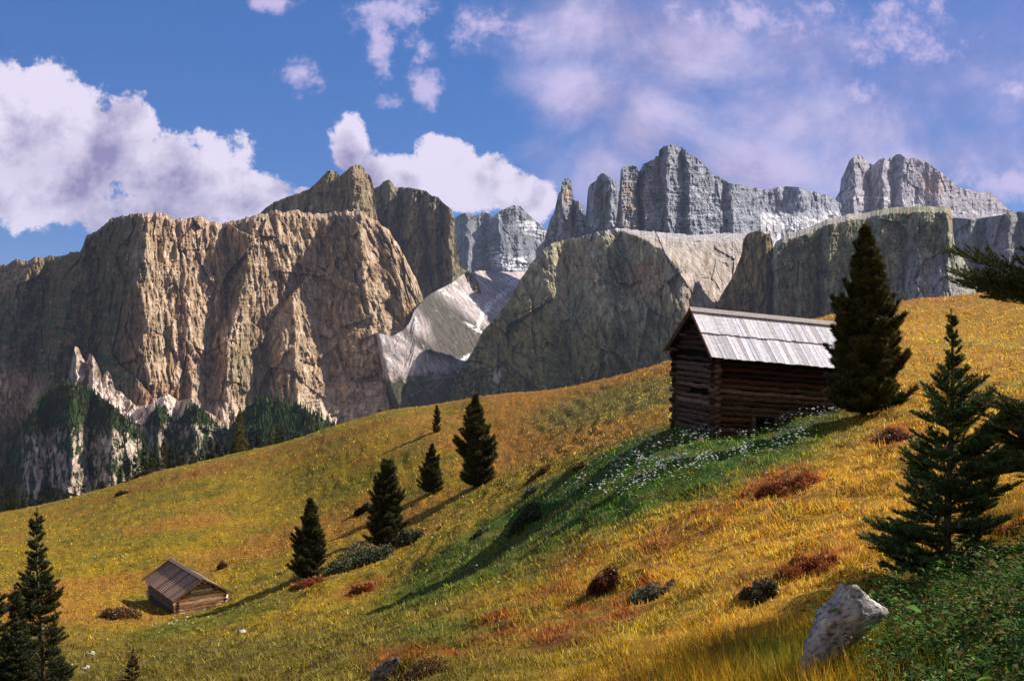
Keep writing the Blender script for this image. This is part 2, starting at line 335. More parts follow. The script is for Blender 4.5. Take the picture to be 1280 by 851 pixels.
# ------------------------------------------------------------------ the massif: every block stands at its own distance, with ribs and gullies in depth
def poly(pts, x):
    a = np.array(pts, float); return np.interp(x, a[:, 0], a[:, 1])
SHEETS = {}; FINE = .8
def block(name, x0, x1, crest, base, knots, color, mat, lean=.35, ribs=((45, 30), (15, 30), (6, 13)), res=.8, rough=1.6, top=None, strat=3, shear=0, seed=0, trend=0., fac=((52, 90, 26), (24, 44, 17), (10, 22, 10), (4.2, 9, 5.)), sh=None, blur=0, bk=1., label=None):
    nx = int((x1-x0)/res)+1; hh = max(p[1] for p in base)-min(p[1] for p in crest); ny = int(hh/res*.8)+2
    px = np.linspace(x0, x1, nx)
    cr = poly(crest, px); jag = rough*(fbm(px/9, seed+.5, 3, seed)+.6*np.abs(fbm(px/3, seed+.5, 2, seed+3)))
    bs = np.maximum(poly(base, px), cr+2); cr = cr+(jag*.8+rough*.7*(1-ridged(px/13, seed+.3, 2, seed+5))+rough*1.1*fbm(px/34, seed+.8, 3, seed+15))*np.clip((bs-cr)/20, 0, 1)
    t = np.linspace(0, 1, ny)[:, None]; PY = cr*(1-t)+bs*t; PX = np.broadcast_to(px, PY.shape).copy()
    kx = np.stack([np.interp(PY, [q[1] for q in k], [q[0] for q in k]) for k in knots]); kd = np.stack([np.interp(PY, [q[1] for q in k], [q[2] for q in k]) for k in knots])
    XW = PX+4.5*fbm(PX/30, PY/26, 3, seed+40)+2*fbm(PX/8, PY/9, 2, seed+41)
    D = kd[0].copy()
    for i in range(len(knots)-1):
        w = np.maximum(kx[i+1]-kx[i], .5); f = np.clip((XW-kx[i])/w, 0, 1); D = np.where(XW >= kx[i], kd[i]*(1-f)+kd[i+1]*f, D)
    lean_ = lean if np.isscalar(lean) else np.interp(PX, *lean)
    if blur:
        kb = int(blur/res); ker = np.hanning(2*kb+3)[1:-1]; ker /= ker.sum()
        pad = np.pad(D, ((kb, kb), (kb, kb)), 'edge'); D = sum(ker[i]*pad[:, i:i+nx] for i in range(2*kb+1)); D = sum(ker[i]*D[i:i+ny] for i in range(2*kb+1))
    D = D+lean_*((cr+bs)/2-PY)*D/F+trend*np.clip(PX-178, 0, None)
    sc = D.mean()/2000
    XS = PX+shear*(PY-cr) if sh is None else PX-np.interp(PX-.35*(PY-cr), *sh)*(PY-cr)
    for j, (per, amp) in enumerate(ribs):
        w = (4, 6, 8)[min(j, 2)]
        wx = XS+per*.35*fbm(PX/(per*2), PY/(per*2.2), 2, seed+60+j)
        D = D-amp*sc*(ridged(wx/per, PY/(per*w), 2, seed+7*j)-.3)*(1 if j == 0 else FINE)
    if fac: 
        for (fx, fy, fa) in fac: D = D-fa*sc*facet((XS+fx*.35*fbm(PX/(fx*2), PY/(fy*1.5), 2, seed+21))/fx, PY/fy, seed+int(fx))
    D = D+strat*sc*fbm(PX/34, PY/3.2, 3, seed+80)+2.0*sc*fbm(PX/2.2, PY/3.0, 2, seed+90)*strat/3
    if top:
        D = D+top[1]*np.clip(1-(PY-cr)/top[0], 0, 1)**1.3*sc
    X = D*(PX-CX)/F; Z = -D*(PY-CY)/F; G = np.stack([X, D, Z], -1)
    c = color(PX, PY, (PY-cr)/np.maximum(bs-cr, 1), seed)
    # the far side and the foot
    back = []; bc = []
    for k, (dy, dz) in enumerate([(12, 3), (60, 25), (180, 120), (380, 420), (600, 900)]):
        r = G[0].copy(); f = (dy*bk*sc)/r[:, 1]; r[:, 0] *= 1+f; r[:, 1] += dy*bk*sc; r[:, 2] = np.maximum(r[:, 2]-dz*sc, -430); back.insert(0, r); bc.insert(0, c[0])
    foot = G[-1].copy(); foot[:, 1] -= 60; foot[:, 2] = -431
    G = np.concatenate([np.array(back), G, foot[None]]); c = np.concatenate([np.array(bc), c, c[-1:]])
    o = npmesh(name, G.reshape(-1, 3), grid_faces(*G.shape[:2]), mat, cols=c.reshape(-1, 3), smooth=False)
    tag(o, label, kind='structure'); SHEETS[name] = (px, cr, bs, D); return o

def rockcol(PX, PY, s, a, b, d, per=12):
    """rock a, stained b in vertical streaks, fresh pale d in flecks"""
    st = fbm((PX+3*fbm(PX/14, PY/20, 2, s+1))/per, PY/(per*5), 4, s+5); c = np.zeros(PX.shape+(3,)); c[:] = a
    c = mixc(c, b, sstep(.0, .38, st)*.8)
    c = mixc(c, d, sstep(.1, .4, fbm(PX/(per*.5), PY/(per*1.5), 4, s+9))*.75)
    c = mixc(c, np.array(b)*.55, sstep(.18, .4, ridged(PX/(per*.8), PY/(per*3.5), 3, s+33)-.25)*.35)
    return c
def colA(PX, PY, t, s):
    c = rockcol(PX, PY, s, (.49, .36, .25), (.29, .17, .085), (.66, .55, .46), 8)
    n = fbm(PX/16, PY/11, 4, 71); n2 = fbm(PX/6, PY/5, 4, 72)
    v = sstep(195, 150, PX+22*n)*sstep(-.45, .05, n2+.25)                       # vegetated left shoulder
    c = mixc(c, (.135, .10, .035), v*.92); c = mixc(c, (.05, .075, .022), v*sstep(.0, .25, fbm(PX/24, PY/9, 3, 74))*sstep(330, 400, PY)*.8)
    c = mixc(c, (.42, .27, .18), ell(PX, PY, 20, 345, 32, 14, -35)*.8*sstep(-.3, .2, n2))
    c = mixc(c, (.56, .38, .26), ell(PX, PY, 15, 495, 36, 34)*.95)
    c = mixc(c, (.60, .50, .42), sstep(480, 515, PY+8*n)*sstep(180, 210, PX)*.5)
    c = mixc(c, (.30, .15, .07), ell(PX, PY, 205, 500, 34, 20)*.7+ell(PX, PY, 165, 410, 14, 50)*.6)
    c = mixc(c, (.15, .125, .05), ell(PX, PY, 320, 460, 32, 45)*.55+ell(PX, PY, 430, 330, 20, 60)*.5+ell(PX, PY, 300, 330, 16, 50)*.5)  # gully faces turned from the sun: their shade darkens the rock colour
    return c
A_knots = [[(-320,300,2400),(-320,600,2400)],
 [(-60,320,2250),(-140,600,2200)],
 [(-20,320,2290),(-90,600,2260)],
 [(40,320,2110),(-30,600,2030)],
 [(62,320,2150),(20,600,2110)],
 [(112,290,2010),(80,400,1990),(40,600,1930)],
 [(130,290,2050),(120,400,2040),(90,600,1990)],
 [(178,262,1900),(172,350,1850),(173,420,1810),(182,530,1740)],
 [(222,268,1985),(222,400,1905),(232,530,1830)],
 [(232,268,1965),(236,400,1880),(244,530,1800)],
 [(281,270,2060),(288,330,2030),(286,375,2000),(262,440,1950),(255,530,1890)],
 [(320,265,1945),(312,320,1915),(302,365,1900),(285,430,1865),(280,530,1810)],
 [(405,268,2080),(392,330,2040),(340,400,1975),(325,450,1930),(320,530,1870)],
 [(410,268,2070),(398,330,2035),(366,370,1905),(370,450,1815),(374,530,1760)],
 [(416,268,2068),(404,330,2030),(400,380,1985),(406,450,1925),(422,530,1870)],
 [(449,262,1925),(454,330,1890),(462,400,1850),(478,470,1820),(492,530,1790)],
 [(464,270,2000),(478,330,1970),(490,400,1925),(500,470,1890),(512,530,1850)],
 [(476,280,1960),(494,330,1930),(508,400,1890),(518,470,1860),(526,530,1830)],
 [(490,290,1990),(508,340,1960),(520,400,1925),(530,520,1880)],
 [(575,340,2400),(575,520,2200)]]
block('mountain_massif', -320, 556, [(-320,365),(-100,350),(0,331),(20,324),(45,322),(75,318),(100,313),(108,293),(125,283),(140,273),(152,268),(170,266),(195,264),(206,266),(218,271),(250,269),(262,275),(275,278),(300,274),(326,266),(345,262),(380,264),(400,268),(420,262),(445,262),(455,264),(470,276),(487,288),(505,320),(520,346),(528,368),(536,400),(545,440),(556,500)],
      [(-320,640),(556,640)], A_knots, colA, M_rock, trend=1.45, sh=([260, 380, 440, 480], [.05, .25, .5, .85]), rough=3.2, lean=([60, 185], [1.15, .33]), top=(5, 60), seed=3, label='brown limestone massif with sunlit ribs and dark gullies')
# upper tier behind the massif
colA2 = lambda PX, PY, t, s: mixc(rockcol(PX, PY, s, (.30, .24, .14), (.28, .16, .08), (.44, .36, .26)), (.08, .08, .035), sstep(.2, 1, t)*sstep(425, 390, PX)*.6)
block('mountain_crown', 300, 500, [(300,282),(326,266),(334,258),(345,251),(356,246),(375,240),(388,235),(395,229),(402,221),(410,213),(414,212),(420,214),(425,219),(432,214),(438,208),(446,204),(452,206),(458,216),(463,219),(467,232),(470,262),(474,290),(500,320)], [(300,320),(500,330)],
      [[(300,240,2830),(300,330,2750)],[(380,240,2660),(380,330,2590)],[(412,210,2600),(412,300,2530)],[(428,215,2620),(430,300,2570)],[(441,205,2530),(443,300,2480)],[(470,230,2620),(470,300,2590)],[(500,250,2830),(500,330,2830)]], colA2, M_rock, trend=1.1, seed=11, ribs=((30, 22), (11, 10), (4.5, 4)), label='jagged upper crown of the brown massif')
# dark wall behind the spur
colB = lambda PX, PY, t, s: mixc(rockcol(PX, PY, s, (.28, .24, .16), (.17, .12, .07), (.44, .38, .31)), (.09, .10, .06), sstep(.3, .0, t)*.4)
block('mountain_wall', 462, 604, [(462,236),(474,233),(480,227),(486,225),(490,228),(493,233),(505,234),(520,236),(530,237),(540,244),(548,246),(556,254),(564,262),(568,272),(571,305),(574,322),(577,334),(586,338),(592,342),(597,352),(604,372)], [(462,420),(604,400)],
      [[(462,230,3200),(462,420,3160)],[(486,230,3000),(490,420,2960)],[(498,230,3080),(505,420,3060)],[(519,236,2990),(524,420,2940)],[(530,236,3040),(538,420,3000)],[(541,240,2960),(548,420,2920)],[(549,245,3000),(556,420,2960)],[(560,260,2910),(570,420,2890)],[(580,330,3060),(584,420,3020)],[(604,330,3160),(604,420,3100)]],
      colB, M_rock, seed=17, ribs=((24, 24), (9, 9), (4, 3)), label='dark fluted rock wall behind the spur')
# remote peak at the head of the valley
def colC(PX, PY, t, s):
    c = rockcol(PX, PY, s, (.24, .25, .28), (.17, .17, .20), (.34, .34, .36), 8)
    sn = ell(PX, PY, 668, 288, 22, 10, 32)+ell(PX, PY, 612, 268, 12, 3, 20)+ell(PX, PY, 622, 322, 14, 10, 40)+ell(PX, PY, 650, 330, 30, 9)
    return mixc(c, (.75, .75, .80), np.clip(sn, 0, 1)*sstep(.02, .22, fbm(PX/14, PY/2.6, 3, s+2)+.08))
block('mountain_remote_peak', 560, 720, [(560,280),(570,271),(577,267),(583,265),(590,269),(596,270),(604,265),(610,266),(616,271),(626,263),(634,259),(642,256),(650,257),(660,267),(670,276),(680,284),(688,290),(700,300),(720,320)], [(560,420),(720,420)],
      [[(560,270,5600),(560,400,5200)],[(583,270,5150),(590,400,4700)],[(606,270,5350),(610,400,5000)],[(622,265,5150),(632,400,4800)],[(640,258,5250),(650,330,5100),(655,400,4900)],[(720,300,5900),(720,400,5600)]], colC, M_rockfar, fac=((20, 30, 9), (7, 12, 7), (3, 6, 3)), seed=23, ribs=((26, 28), (10, 8), (4, 3)), rough=.8, lean=.5, label='blue grey remote peak with snow streaks')
# scree valley
def colS(PX, PY, t, s):
    fl = fbm((PX-.85*PY)/3.2, (PX*.6+PY)/26, 4, s); n = fbm(PX/7, PY/7, 3, s+4)
    c = np.zeros(PX.shape+(3,)); c[:] = (.47, .40, .41)
    c = mixc(c, (.40, .33, .33), sstep(0, .3, fl)); c = mixc(c, (.60, .54, .54), sstep(.1, .35, -fl)*.6)
    dark = np.clip(ell(PX, PY, 558, 398, 66, 20, 38)+ell(PX, PY, 572, 430, 42, 24)+ell(PX, PY, 520, 425, 26, 6, 38)*.7, 0, 1); c = mixc(c, (.08, .072, .062), dark*.95*sstep(-.9, -.1, n+fl*.6+.25))  # shadowed band of the valley put into the scree colour as darker patches
    veg = sstep(464, 476, PY+9*n+.12*(PX-520)+5*fl); c = mixc(c, (.05, .055, .02), veg*.93)
    veg = ell(PX, PY, 598, 452, 18, 14, -30)*.6; c = mixc(c, (.10, .10, .06), veg)
    tr = np.clip(ell(PX, PY, 548, 481, 14, 1.4, -38)+ell(PX, PY, 532, 487, 10, 1.2, 25)+ell(PX, PY, 551, 472, 26, 1.6, -6)+ell(PX, PY, 525, 488, 24, 1.2, -28), 0, 1); c = mixc(c, (.30, .28, .24), tr*.4)
    sn = np.clip(ell(PX, PY, 608, 388, 10, 3, -40)+ell(PX, PY, 585, 372, 24, 2, 35)+ell(PX, PY, 517, 402, 5, 12, -25)+ell(PX, PY, 622, 372, 22, 3, -35)+ell(PX, PY, 640, 352, 16, 5, 12)+ell(PX, PY, 556, 366, 11, 2.2, 30)+ell(PX, PY, 593, 410, 14, 2, 30)+ell(PX, PY, 600, 402, 3, 12, 20)+ell(PX, PY, 480, 424, 2, 8, -20)+ell(PX, PY, 583, 447, 9, 3, -30)+ell(PX, PY, 566, 352, 8, 2, 30), 0, 1)
    return mixc(c, (.80, .79, .82), sn*sstep(-.25, .1, fbm(PX/4, PY/3, 3, s+44)+.1))
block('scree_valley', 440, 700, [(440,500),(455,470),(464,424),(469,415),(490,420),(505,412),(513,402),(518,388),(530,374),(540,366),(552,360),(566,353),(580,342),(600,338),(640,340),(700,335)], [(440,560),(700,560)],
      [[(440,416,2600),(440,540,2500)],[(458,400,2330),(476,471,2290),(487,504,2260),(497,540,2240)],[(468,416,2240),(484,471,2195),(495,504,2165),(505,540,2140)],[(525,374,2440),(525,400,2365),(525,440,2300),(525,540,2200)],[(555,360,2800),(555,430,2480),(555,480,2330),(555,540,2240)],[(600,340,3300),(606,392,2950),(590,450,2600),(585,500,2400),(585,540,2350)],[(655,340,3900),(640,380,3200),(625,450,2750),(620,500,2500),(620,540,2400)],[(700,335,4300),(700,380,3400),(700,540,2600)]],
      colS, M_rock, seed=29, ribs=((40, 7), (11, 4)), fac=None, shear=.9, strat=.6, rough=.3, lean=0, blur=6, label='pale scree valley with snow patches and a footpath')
# middle dome
def colE(PX, PY, t, s):
    c = rockcol(PX, PY, s, (.42, .40, .27), (.26, .20, .11), (.62, .58, .48), 8)
    n = fbm(PX/12, PY/10, 4, s+3); n2 = fbm(PX/5, PY/4, 3, s+8)
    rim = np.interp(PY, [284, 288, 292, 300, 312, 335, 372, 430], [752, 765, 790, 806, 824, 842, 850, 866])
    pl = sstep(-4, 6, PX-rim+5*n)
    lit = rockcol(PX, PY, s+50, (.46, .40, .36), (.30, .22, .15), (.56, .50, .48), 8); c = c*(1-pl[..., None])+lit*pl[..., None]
    cap = ell(PX, PY, 860, 292, 90, 9, 3)+ell(PX, PY, 735, 294, 40, 4, -6); c = mixc(c, (.44, .41, .42), np.clip(cap, 0, 1)*.85)
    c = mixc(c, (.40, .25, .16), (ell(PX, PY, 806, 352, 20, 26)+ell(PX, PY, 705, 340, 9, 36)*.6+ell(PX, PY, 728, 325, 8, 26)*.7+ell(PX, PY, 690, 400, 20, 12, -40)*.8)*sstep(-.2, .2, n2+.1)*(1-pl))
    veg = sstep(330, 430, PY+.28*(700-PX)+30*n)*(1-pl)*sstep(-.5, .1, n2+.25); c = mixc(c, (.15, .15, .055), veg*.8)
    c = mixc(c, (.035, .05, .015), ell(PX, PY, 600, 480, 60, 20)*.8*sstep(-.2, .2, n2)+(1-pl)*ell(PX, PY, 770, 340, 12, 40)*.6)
    c = mixc(c, (.50, .46, .50), ell(PX, PY, 622, 469, 5, 8)*.9)
    return c
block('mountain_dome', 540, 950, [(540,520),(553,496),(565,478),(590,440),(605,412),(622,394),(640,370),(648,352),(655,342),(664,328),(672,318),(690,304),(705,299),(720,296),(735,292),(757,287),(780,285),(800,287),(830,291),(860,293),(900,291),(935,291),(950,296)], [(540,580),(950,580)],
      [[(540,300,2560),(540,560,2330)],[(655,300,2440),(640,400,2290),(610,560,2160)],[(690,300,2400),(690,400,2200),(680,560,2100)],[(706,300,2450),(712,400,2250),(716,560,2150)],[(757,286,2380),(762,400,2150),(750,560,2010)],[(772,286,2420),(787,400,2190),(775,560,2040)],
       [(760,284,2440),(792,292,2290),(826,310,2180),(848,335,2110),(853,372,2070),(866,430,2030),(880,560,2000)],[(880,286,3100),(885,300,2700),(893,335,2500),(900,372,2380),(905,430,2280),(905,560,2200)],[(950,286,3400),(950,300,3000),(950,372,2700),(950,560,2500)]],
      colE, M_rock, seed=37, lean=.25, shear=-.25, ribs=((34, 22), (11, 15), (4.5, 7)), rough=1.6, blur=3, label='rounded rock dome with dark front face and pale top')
# towers behind the dome, blue of the distant air put into their rock colour
tw = lambda PX, PY, t, s: mixc(mixc(rockcol(PX, PY, s, (.34, .355, .42), (.24, .245, .28), (.46, .47, .53), 8), (.42, .30, .20), ell(PX, PY, 790, 258, 14, 34)*.8*sstep(-.3, .2, fbm(PX/5, PY/8, 3, s+2)) + ell(PX, PY, 711, 244, 8, 12)*.7), (.60, .58, .62), np.clip(ell(PX, PY, 878, 270, 46, 2, -8)+ell(PX, PY, 868, 235, 30, 1.6, 16)+ell(PX, PY, 880, 252, 14, 1.4, 45)+ell(PX, PY, 712, 250, 8, 2)+ell(PX, PY, 755, 282, 14, 6)+ell(PX, PY, 728, 280, 10, 1.5, 10)+ell(PX, PY, 790, 275, 30, 3, -12), 0, 1)*sstep(-.3, .1, fbm(PX/4, PY/2.5, 3, s+6))*.9)
block('rock_needle', 670, 748, [(670,312),(680,300),(683,290),(687,276),(693,264),(695,255),(698,241),(701,238),(702,229),(705,223),(710,222),(714,226),(715,238),(717,249),(721,251),(724,249),(728,256),(731,265),(734,275),(740,286),(748,296)], [(670,340),(748,340)],
      [[(670,220,3500),(670,340,3300)],[(704,220,3250),(703,280,3200),(700,340,3150)],[(716,230,3310),(716,340,3270)],[(724,250,3260),(726,340,3220)],[(748,260,3450),(748,340,3380)]], tw, M_rockfar, fac=((20, 30, 9), (7, 12, 7), (3, 6, 3)), seed=43, ribs=((16, 16), (6, 6), (3, 2.5)), rough=1, lean=.2, res=.55, label='slender pointed rock needle')
block('rock_tower', 728, 784, [(728,300),(732,270),(733,262),(735,236),(738,230),(744,226),(747,221),(752,216),(757,218),(765,224),(772,230),(776,234),(780,262),(784,280)], [(728,330),(784,330)],
      [[(728,220,3750),(728,330,3700)],[(744,220,3560),(743,330,3500)],[(752,220,3600),(753,330,3560)],[(762,220,3540),(764,330,3490)],[(784,230,3700),(784,330,3640)]], tw, M_rockfar, fac=((20, 30, 9), (7, 12, 7), (3, 6, 3)), seed=47, ribs=((14, 14), (6, 6), (3, 2.5)), rough=.8, lean=.2, res=.55, label='blunt grey rock tower beside the needle')
block('mountain_citadel', 764, 950, [(764,300),(771,270),(774,240),(776,214),(778,209),(784,207),(792,206),(796,208),(798,214),(801,211),(804,205),(812,201),(818,199),(820,194),(823,195),(824,187),(830,182),(842,180),(850,182),(858,188),(861,192),(868,194),(876,201),(884,210),(893,219),(900,222),(910,228),(920,230),(932,232),(942,234),(950,260)], [(764,330),(950,330)],
      [[(764,200,3500),(764,330,3350)],[(778,205,3180),(776,330,3080)],[(796,207,3230),(794,330,3150)],[(799,210,3330),(800,330,3250)],[(806,203,3230),(806,330,3130)],[(826,185,3320),(828,330,3200)],[(834,182,3240),(836,330,3130)],[(852,185,3360),(856,330,3240)],[(858,190,3290),(868,330,3170)],[(905,228,3500),(908,330,3330)],[(915,230,3460),(918,330,3300)],[(950,235,3750),(950,330,3600)]],
      tw, M_rockfar, fac=((20, 30, 9), (7, 12, 7), (3, 6, 3)), seed=53, ribs=((22, 10), (8, 7), (3.5, 3.5)), rough=1, lean=.5, strat=6, res=.6, label='broad grey citadel of rock with a flat topped summit block')
def colF4(PX, PY, t, s):  # ridge rock tinted cooler, air blue put into the colour
    c = rockcol(PX, PY, s, (.38, .39, .47), (.29, .295, .36), (.48, .49, .56), 7)
    c = mixc(c, (.46, .44, .46), sstep(262, 278, PY)*.8)
    sn = sstep(258, 272, PY)*sstep(.05, .2, fbm((PX-1.1*PY)/8, (PX+PY)/16, 3, s+5)+.02)+ell(PX, PY, 952, 236, 8, 2)
    return mixc(c, (.80, .80, .84), np.clip(sn, 0, 1)*.9)
block('mountain_ridge', 915, 1070, [(915,236),(935,232),(944,234),(950,237),(962,237),(970,234),(985,233),(1000,234),(1004,237),(1020,240),(1036,244),(1045,250),(1070,262)], [(915,340),(1070,330)],
      [[(915,230,4000),(915,262,3950),(915,330,3400)],[(980,230,4300),(978,265,4200),(975,330,3500)],[(1000,233,4250),(1003,265,4150),(1003,330,3500)],[(1070,240,4700),(1070,270,4500),(1070,330,3700)]], colF4, M_rockfar, fac=((20, 30, 9), (7, 12, 7), (3, 6, 3)), seed=59, ribs=((18, 20), (7, 9), (3.5, 3)), rough=.6, lean=.1, res=.7, label='long pale ridge with snow streaks below')
def colH(PX, PY, t, s):
    c = rockcol(PX, PY, s, (.45, .41, .47), (.36, .32, .36), (.54, .51, .56), 9)
    c = mixc(c, (.50, .33, .26), ell(PX, PY, 1166, 232, 14, 16)*.6)
    return mixc(c, (.76, .75, .78), np.clip(ell(PX, PY, 1100, 250, 60, 5, 6)*.8+ell(PX, PY, 1113, 215, 3, 14, -15)*.7+ell(PX, PY, 1210, 266, 60, 3, 5)*.6, 0, 1)*sstep(.05, .25, fbm(PX/6, PY/3, 3, s+5)+.1))
block('mountain_far_right', 1030, 1300, [(1030,275),(1038,262),(1045,247),(1050,238),(1051,224),(1056,214),(1062,200),(1068,195),(1074,193),(1080,197),(1086,204),(1092,206),(1098,200),(1104,197),(1108,201),(1112,197),(1120,193),(1126,193),(1133,198),(1140,197),(1152,199),(1163,206),(1172,212),(1182,219),(1190,227),(1200,234),(1206,237),(1215,236),(1222,241),(1232,238),(1240,241),(1250,252),(1262,262),(1280,268),(1300,276)], [(1030,330),(1300,330)],
      [[(1030,190,5200),(1030,330,4700)],[(1053,190,4700),(1050,330,4300)],[(1066,190,4600),(1070,330,4300)],[(1088,200,4850),(1084,330,4450)],[(1104,195,4700),(1106,330,4350)],[(1116,195,4900),(1118,330,4500)],[(1128,195,4750),(1132,330,4380)],[(1158,205,4850),(1160,330,4450)],[(1172,210,4780),(1178,330,4400)],[(1235,240,5200),(1235,330,4700)],[(1300,240,5500),(1300,330,5000)]],
      colH, M_rockfar, fac=((20, 30, 9), (7, 12, 7), (3, 6, 3)), seed=61, ribs=((24, 22), (9, 9), (3.5, 3)), rough=.8, lean=.55, res=.7, label='pale rose grey far mountain with rounded twin tops')
# right plateau
def colG(PX, PY, t, s):
    c = rockcol(PX, PY, s, (.36, .36, .24), (.19, .19, .11), (.56, .53, .44), 8)
    c = mixc(c, (.33, .20, .12), sstep(.12, .4, fbm(PX/9, PY/60, 3, s+13))*.6)
    c = mixc(c, (.14, .15, .09), sstep(.0, .35, fbm(PX/20, PY/14, 3, s+15))*.5)
    low = ell(PX, PY, 1172, 360, 58, 52, 0)*sstep(306, 316, PY-.12*(PX-1130)+5*fbm(PX/8, PY/8, 2, s)); c = mixc(c, (.40, .38, .38), low*.85*sstep(-.4, .1, fbm(PX/5, PY/7, 3, s+31)+.1))
    c = mixc(c, (.44, .40, .37), sstep(.07, .02, t)*sstep(1110, 1060, PX)*.9)
    return c
block('mountain_pillar', 890, 972, [(890,392),(900,372),(906,361),(916,345),(922,330),(927,318),(929,300),(933,293),(938,290),(944,288),(950,288),(955,292),(962,292),(966,302),(968,340),(972,380)], [(890,440),(972,440)],
      [[(890,280,2350),(890,430,2290)],[(928,280,2270),(920,430,2200)],[(958,280,2180),(958,430,2110)],[(972,280,2240),(972,430,2180)]], lambda PX, PY, t, s: rockcol(PX, PY, s, (.25, .19, .085), (.14, .10, .04), (.36, .28, .15), 8), M_rock, seed=67, ribs=((20, 10), (8, 6), (3.5, 2.5)), rough=1, lean=.3, bk=.25, label='olive brown rock pillar left of the long wall')
block('mountain_plateau', 962, 1222, [(962,330),(966,310),(970,302),(977,297),(986,291),(1000,287),(1016,281),(1030,276),(1046,271),(1062,267),(1080,265),(1100,262),(1120,259),(1140,258),(1160,257),(1180,258),(1187,260),(1190,268),(1191,290),(1194,308),(1202,318),(1210,334),(1222,352)], [(962,440),(1222,430)],
      [[(962,260,2230),(962,430,2170)],[(972,260,2080),(972,430,2030)],[(990,260,2120),(992,430,2060)],[(998,260,2070),(1001,430,2020)],[(1022,260,2130),(1024,430,2060)],[(1034,260,2050),(1036,430,1990)],[(1070,260,2090),(1073,430,2020)],[(1084,260,2120),(1087,430,2050)],[(1098,260,2010),(1102,430,1940)],[(1130,257,2050),(1130,310,2010),(1132,430,1910)],[(1152,257,1950),(1150,310,1930),(1145,430,1790)],[(1170,257,1965),(1172,310,1950),(1165,430,1770)],[(1184,257,1905),(1186,310,1900),(1186,430,1720)],[(1196,260,2100),(1200,310,2000),(1200,430,1740)],[(1222,300,2250),(1222,430,1800)]],
      colG, M_rock, seed=71, ribs=((26, 16), (10, 12), (4.2, 6)), rough=1.3, lean=.2, top=(7, 260), label='long olive rock wall with a flat top')
block('mountain_right_wall', 1175, 1650, [(1175,276),(1192,272),(1215,274),(1236,271),(1250,269),(1266,265),(1280,264),(1400,254),(1650,240)], [(1175,430),(1650,430)],
      [[(1175,260,3300),(1175,430,3100)],[(1216,260,3100),(1214,430,2950)],[(1222,260,3180),(1222,430,3000)],[(1262,260,2980),(1262,430,2800)],[(1274,260,3080),(1274,430,2900)],[(1400,250,2750),(1400,430,2600)],[(1650,240,2700),(1650,430,2500)]],
      lambda PX, PY, t, s: rockcol(PX, PY, s, (.30, .30, .32), (.2, .2, .19), (.40, .39, .41), 10), M_rockfar, seed=73, ribs=((30, 20), (10, 8), (4, 3)), rough=.6, label='grey rock wall at the right edge')
# pale pinnacles and wooded foothills below the massif
pale = lambda PX, PY, t, s: rockcol(PX, PY, s, (.56, .45, .37), (.30, .20, .13), (.70, .62, .56), 6)
def colK0(PX, PY, t, s):
    c = pale(PX, PY, t, s); tal = np.clip(ell(PX, PY, 133, 494, 58, 8, 38)+ell(PX, PY, 200, 508, 22, 14), 0, 1)
    return mixc(c, (.70, .58, .52), tal*.9)
block('mountain_pinnacles', 70, 290, [(70,500),(80,484),(86,470),(89,452),(94,432),(99,436),(103,446),(108,452),(112,440),(117,446),(122,456),(128,470),(134,462),(139,470),(143,486),(152,490),(160,498),(172,508),(186,506),(200,496),(212,492),(225,500),(240,496),(256,512),(270,520),(290,540)], [(70,640),(290,640)],
      [[(70,430,1640),(70,600,1500)],[(94,430,1500),(98,600,1400)],[(104,430,1560),(112,600,1450)],[(114,430,1510),(122,600,1400)],[(170,430,1600),(178,600,1450)],[(206,490,1520),(206,600,1380)],[(222,490,1570),(222,600,1440)],[(240,490,1530),(240,600,1400)],[(290,490,1650),(290,600,1500)]], colK0, M_rock, seed=79, ribs=((16, 14), (7, 8), (3.5, 3)), rough=1.5, lean=.6, label='pale crumbling pinnacles above the wooded foothill')
def woodcol(green=(.035, .052, .016), cliff=None):
    def f(PX, PY, t, s):
        n = fbm(PX/14, PY/10, 4, s+2); c = np.zeros(PX.shape+(3,)); c[:] = green
        if cliff is not None:
            m = cliff(PX, PY, n)*sstep(-.2, .04, fbm(PX/9, PY/26, 4, s+6)); c = c*(1-m[..., None])+(pale(PX, PY, t, s)*.95)*m[..., None]
        return c
    return f
cl1 = lambda PX, PY, n: sstep(528, 545, PY+10*n)*sstep(18, 40, PX)*sstep(182, 170, PX)
block('foothill', -260, 196, [(-260,600),(-60,600),(0,590),(20,550),(36,520),(50,500),(62,488),(75,480),(90,480),(108,486),(125,495),(140,506),(155,520),(170,532),(180,548),(190,580),(196,600)], [(-260,760),(196,720)],
      [[(-260,480,1400),(-260,740,1200)],[(20,480,1260),(20,740,1000)],[(45,480,1180),(45,740,950)],[(60,480,1210),(62,740,990)],[(90,480,1150),(88,740,930)],[(112,480,1190),(112,740,980)],[(140,480,1140),(138,740,930)],[(155,480,1180),(155,740,960)],[(196,480,1260),(196,740,1050)]],
      woodcol(cliff=cl1), M_rock, seed=83, ribs=((24, 16), (9, 8), (4, 3)), rough=.8, lean=.7, blur=5, label='wooded foothill with pale broken cliffs')
cl2 = lambda PX, PY, n: sstep(525, 535, PY+8*n)*.8
block('wooded_knoll', 170, 300, [(170,560),(178,535),(188,515),(197,509),(208,514),(216,524),(224,524),(234,510),(245,507),(255,512),(262,524),(272,530),(290,538),(300,548)], [(170,700),(300,680)],
      [[(170,500,1400),(170,690,1200)],[(197,500,1300),(197,690,1100)],[(220,500,1350),(220,690,1150)],[(245,500,1290),(245,690,1100)],[(300,500,1400),(300,690,1200)]], woodcol((.03, .05, .015), cl2), M_rock, seed=89, ribs=((16, 12), (7, 6), (3.5, 2.5)), lean=.6, label='two small wooded knolls with grey cliffs')
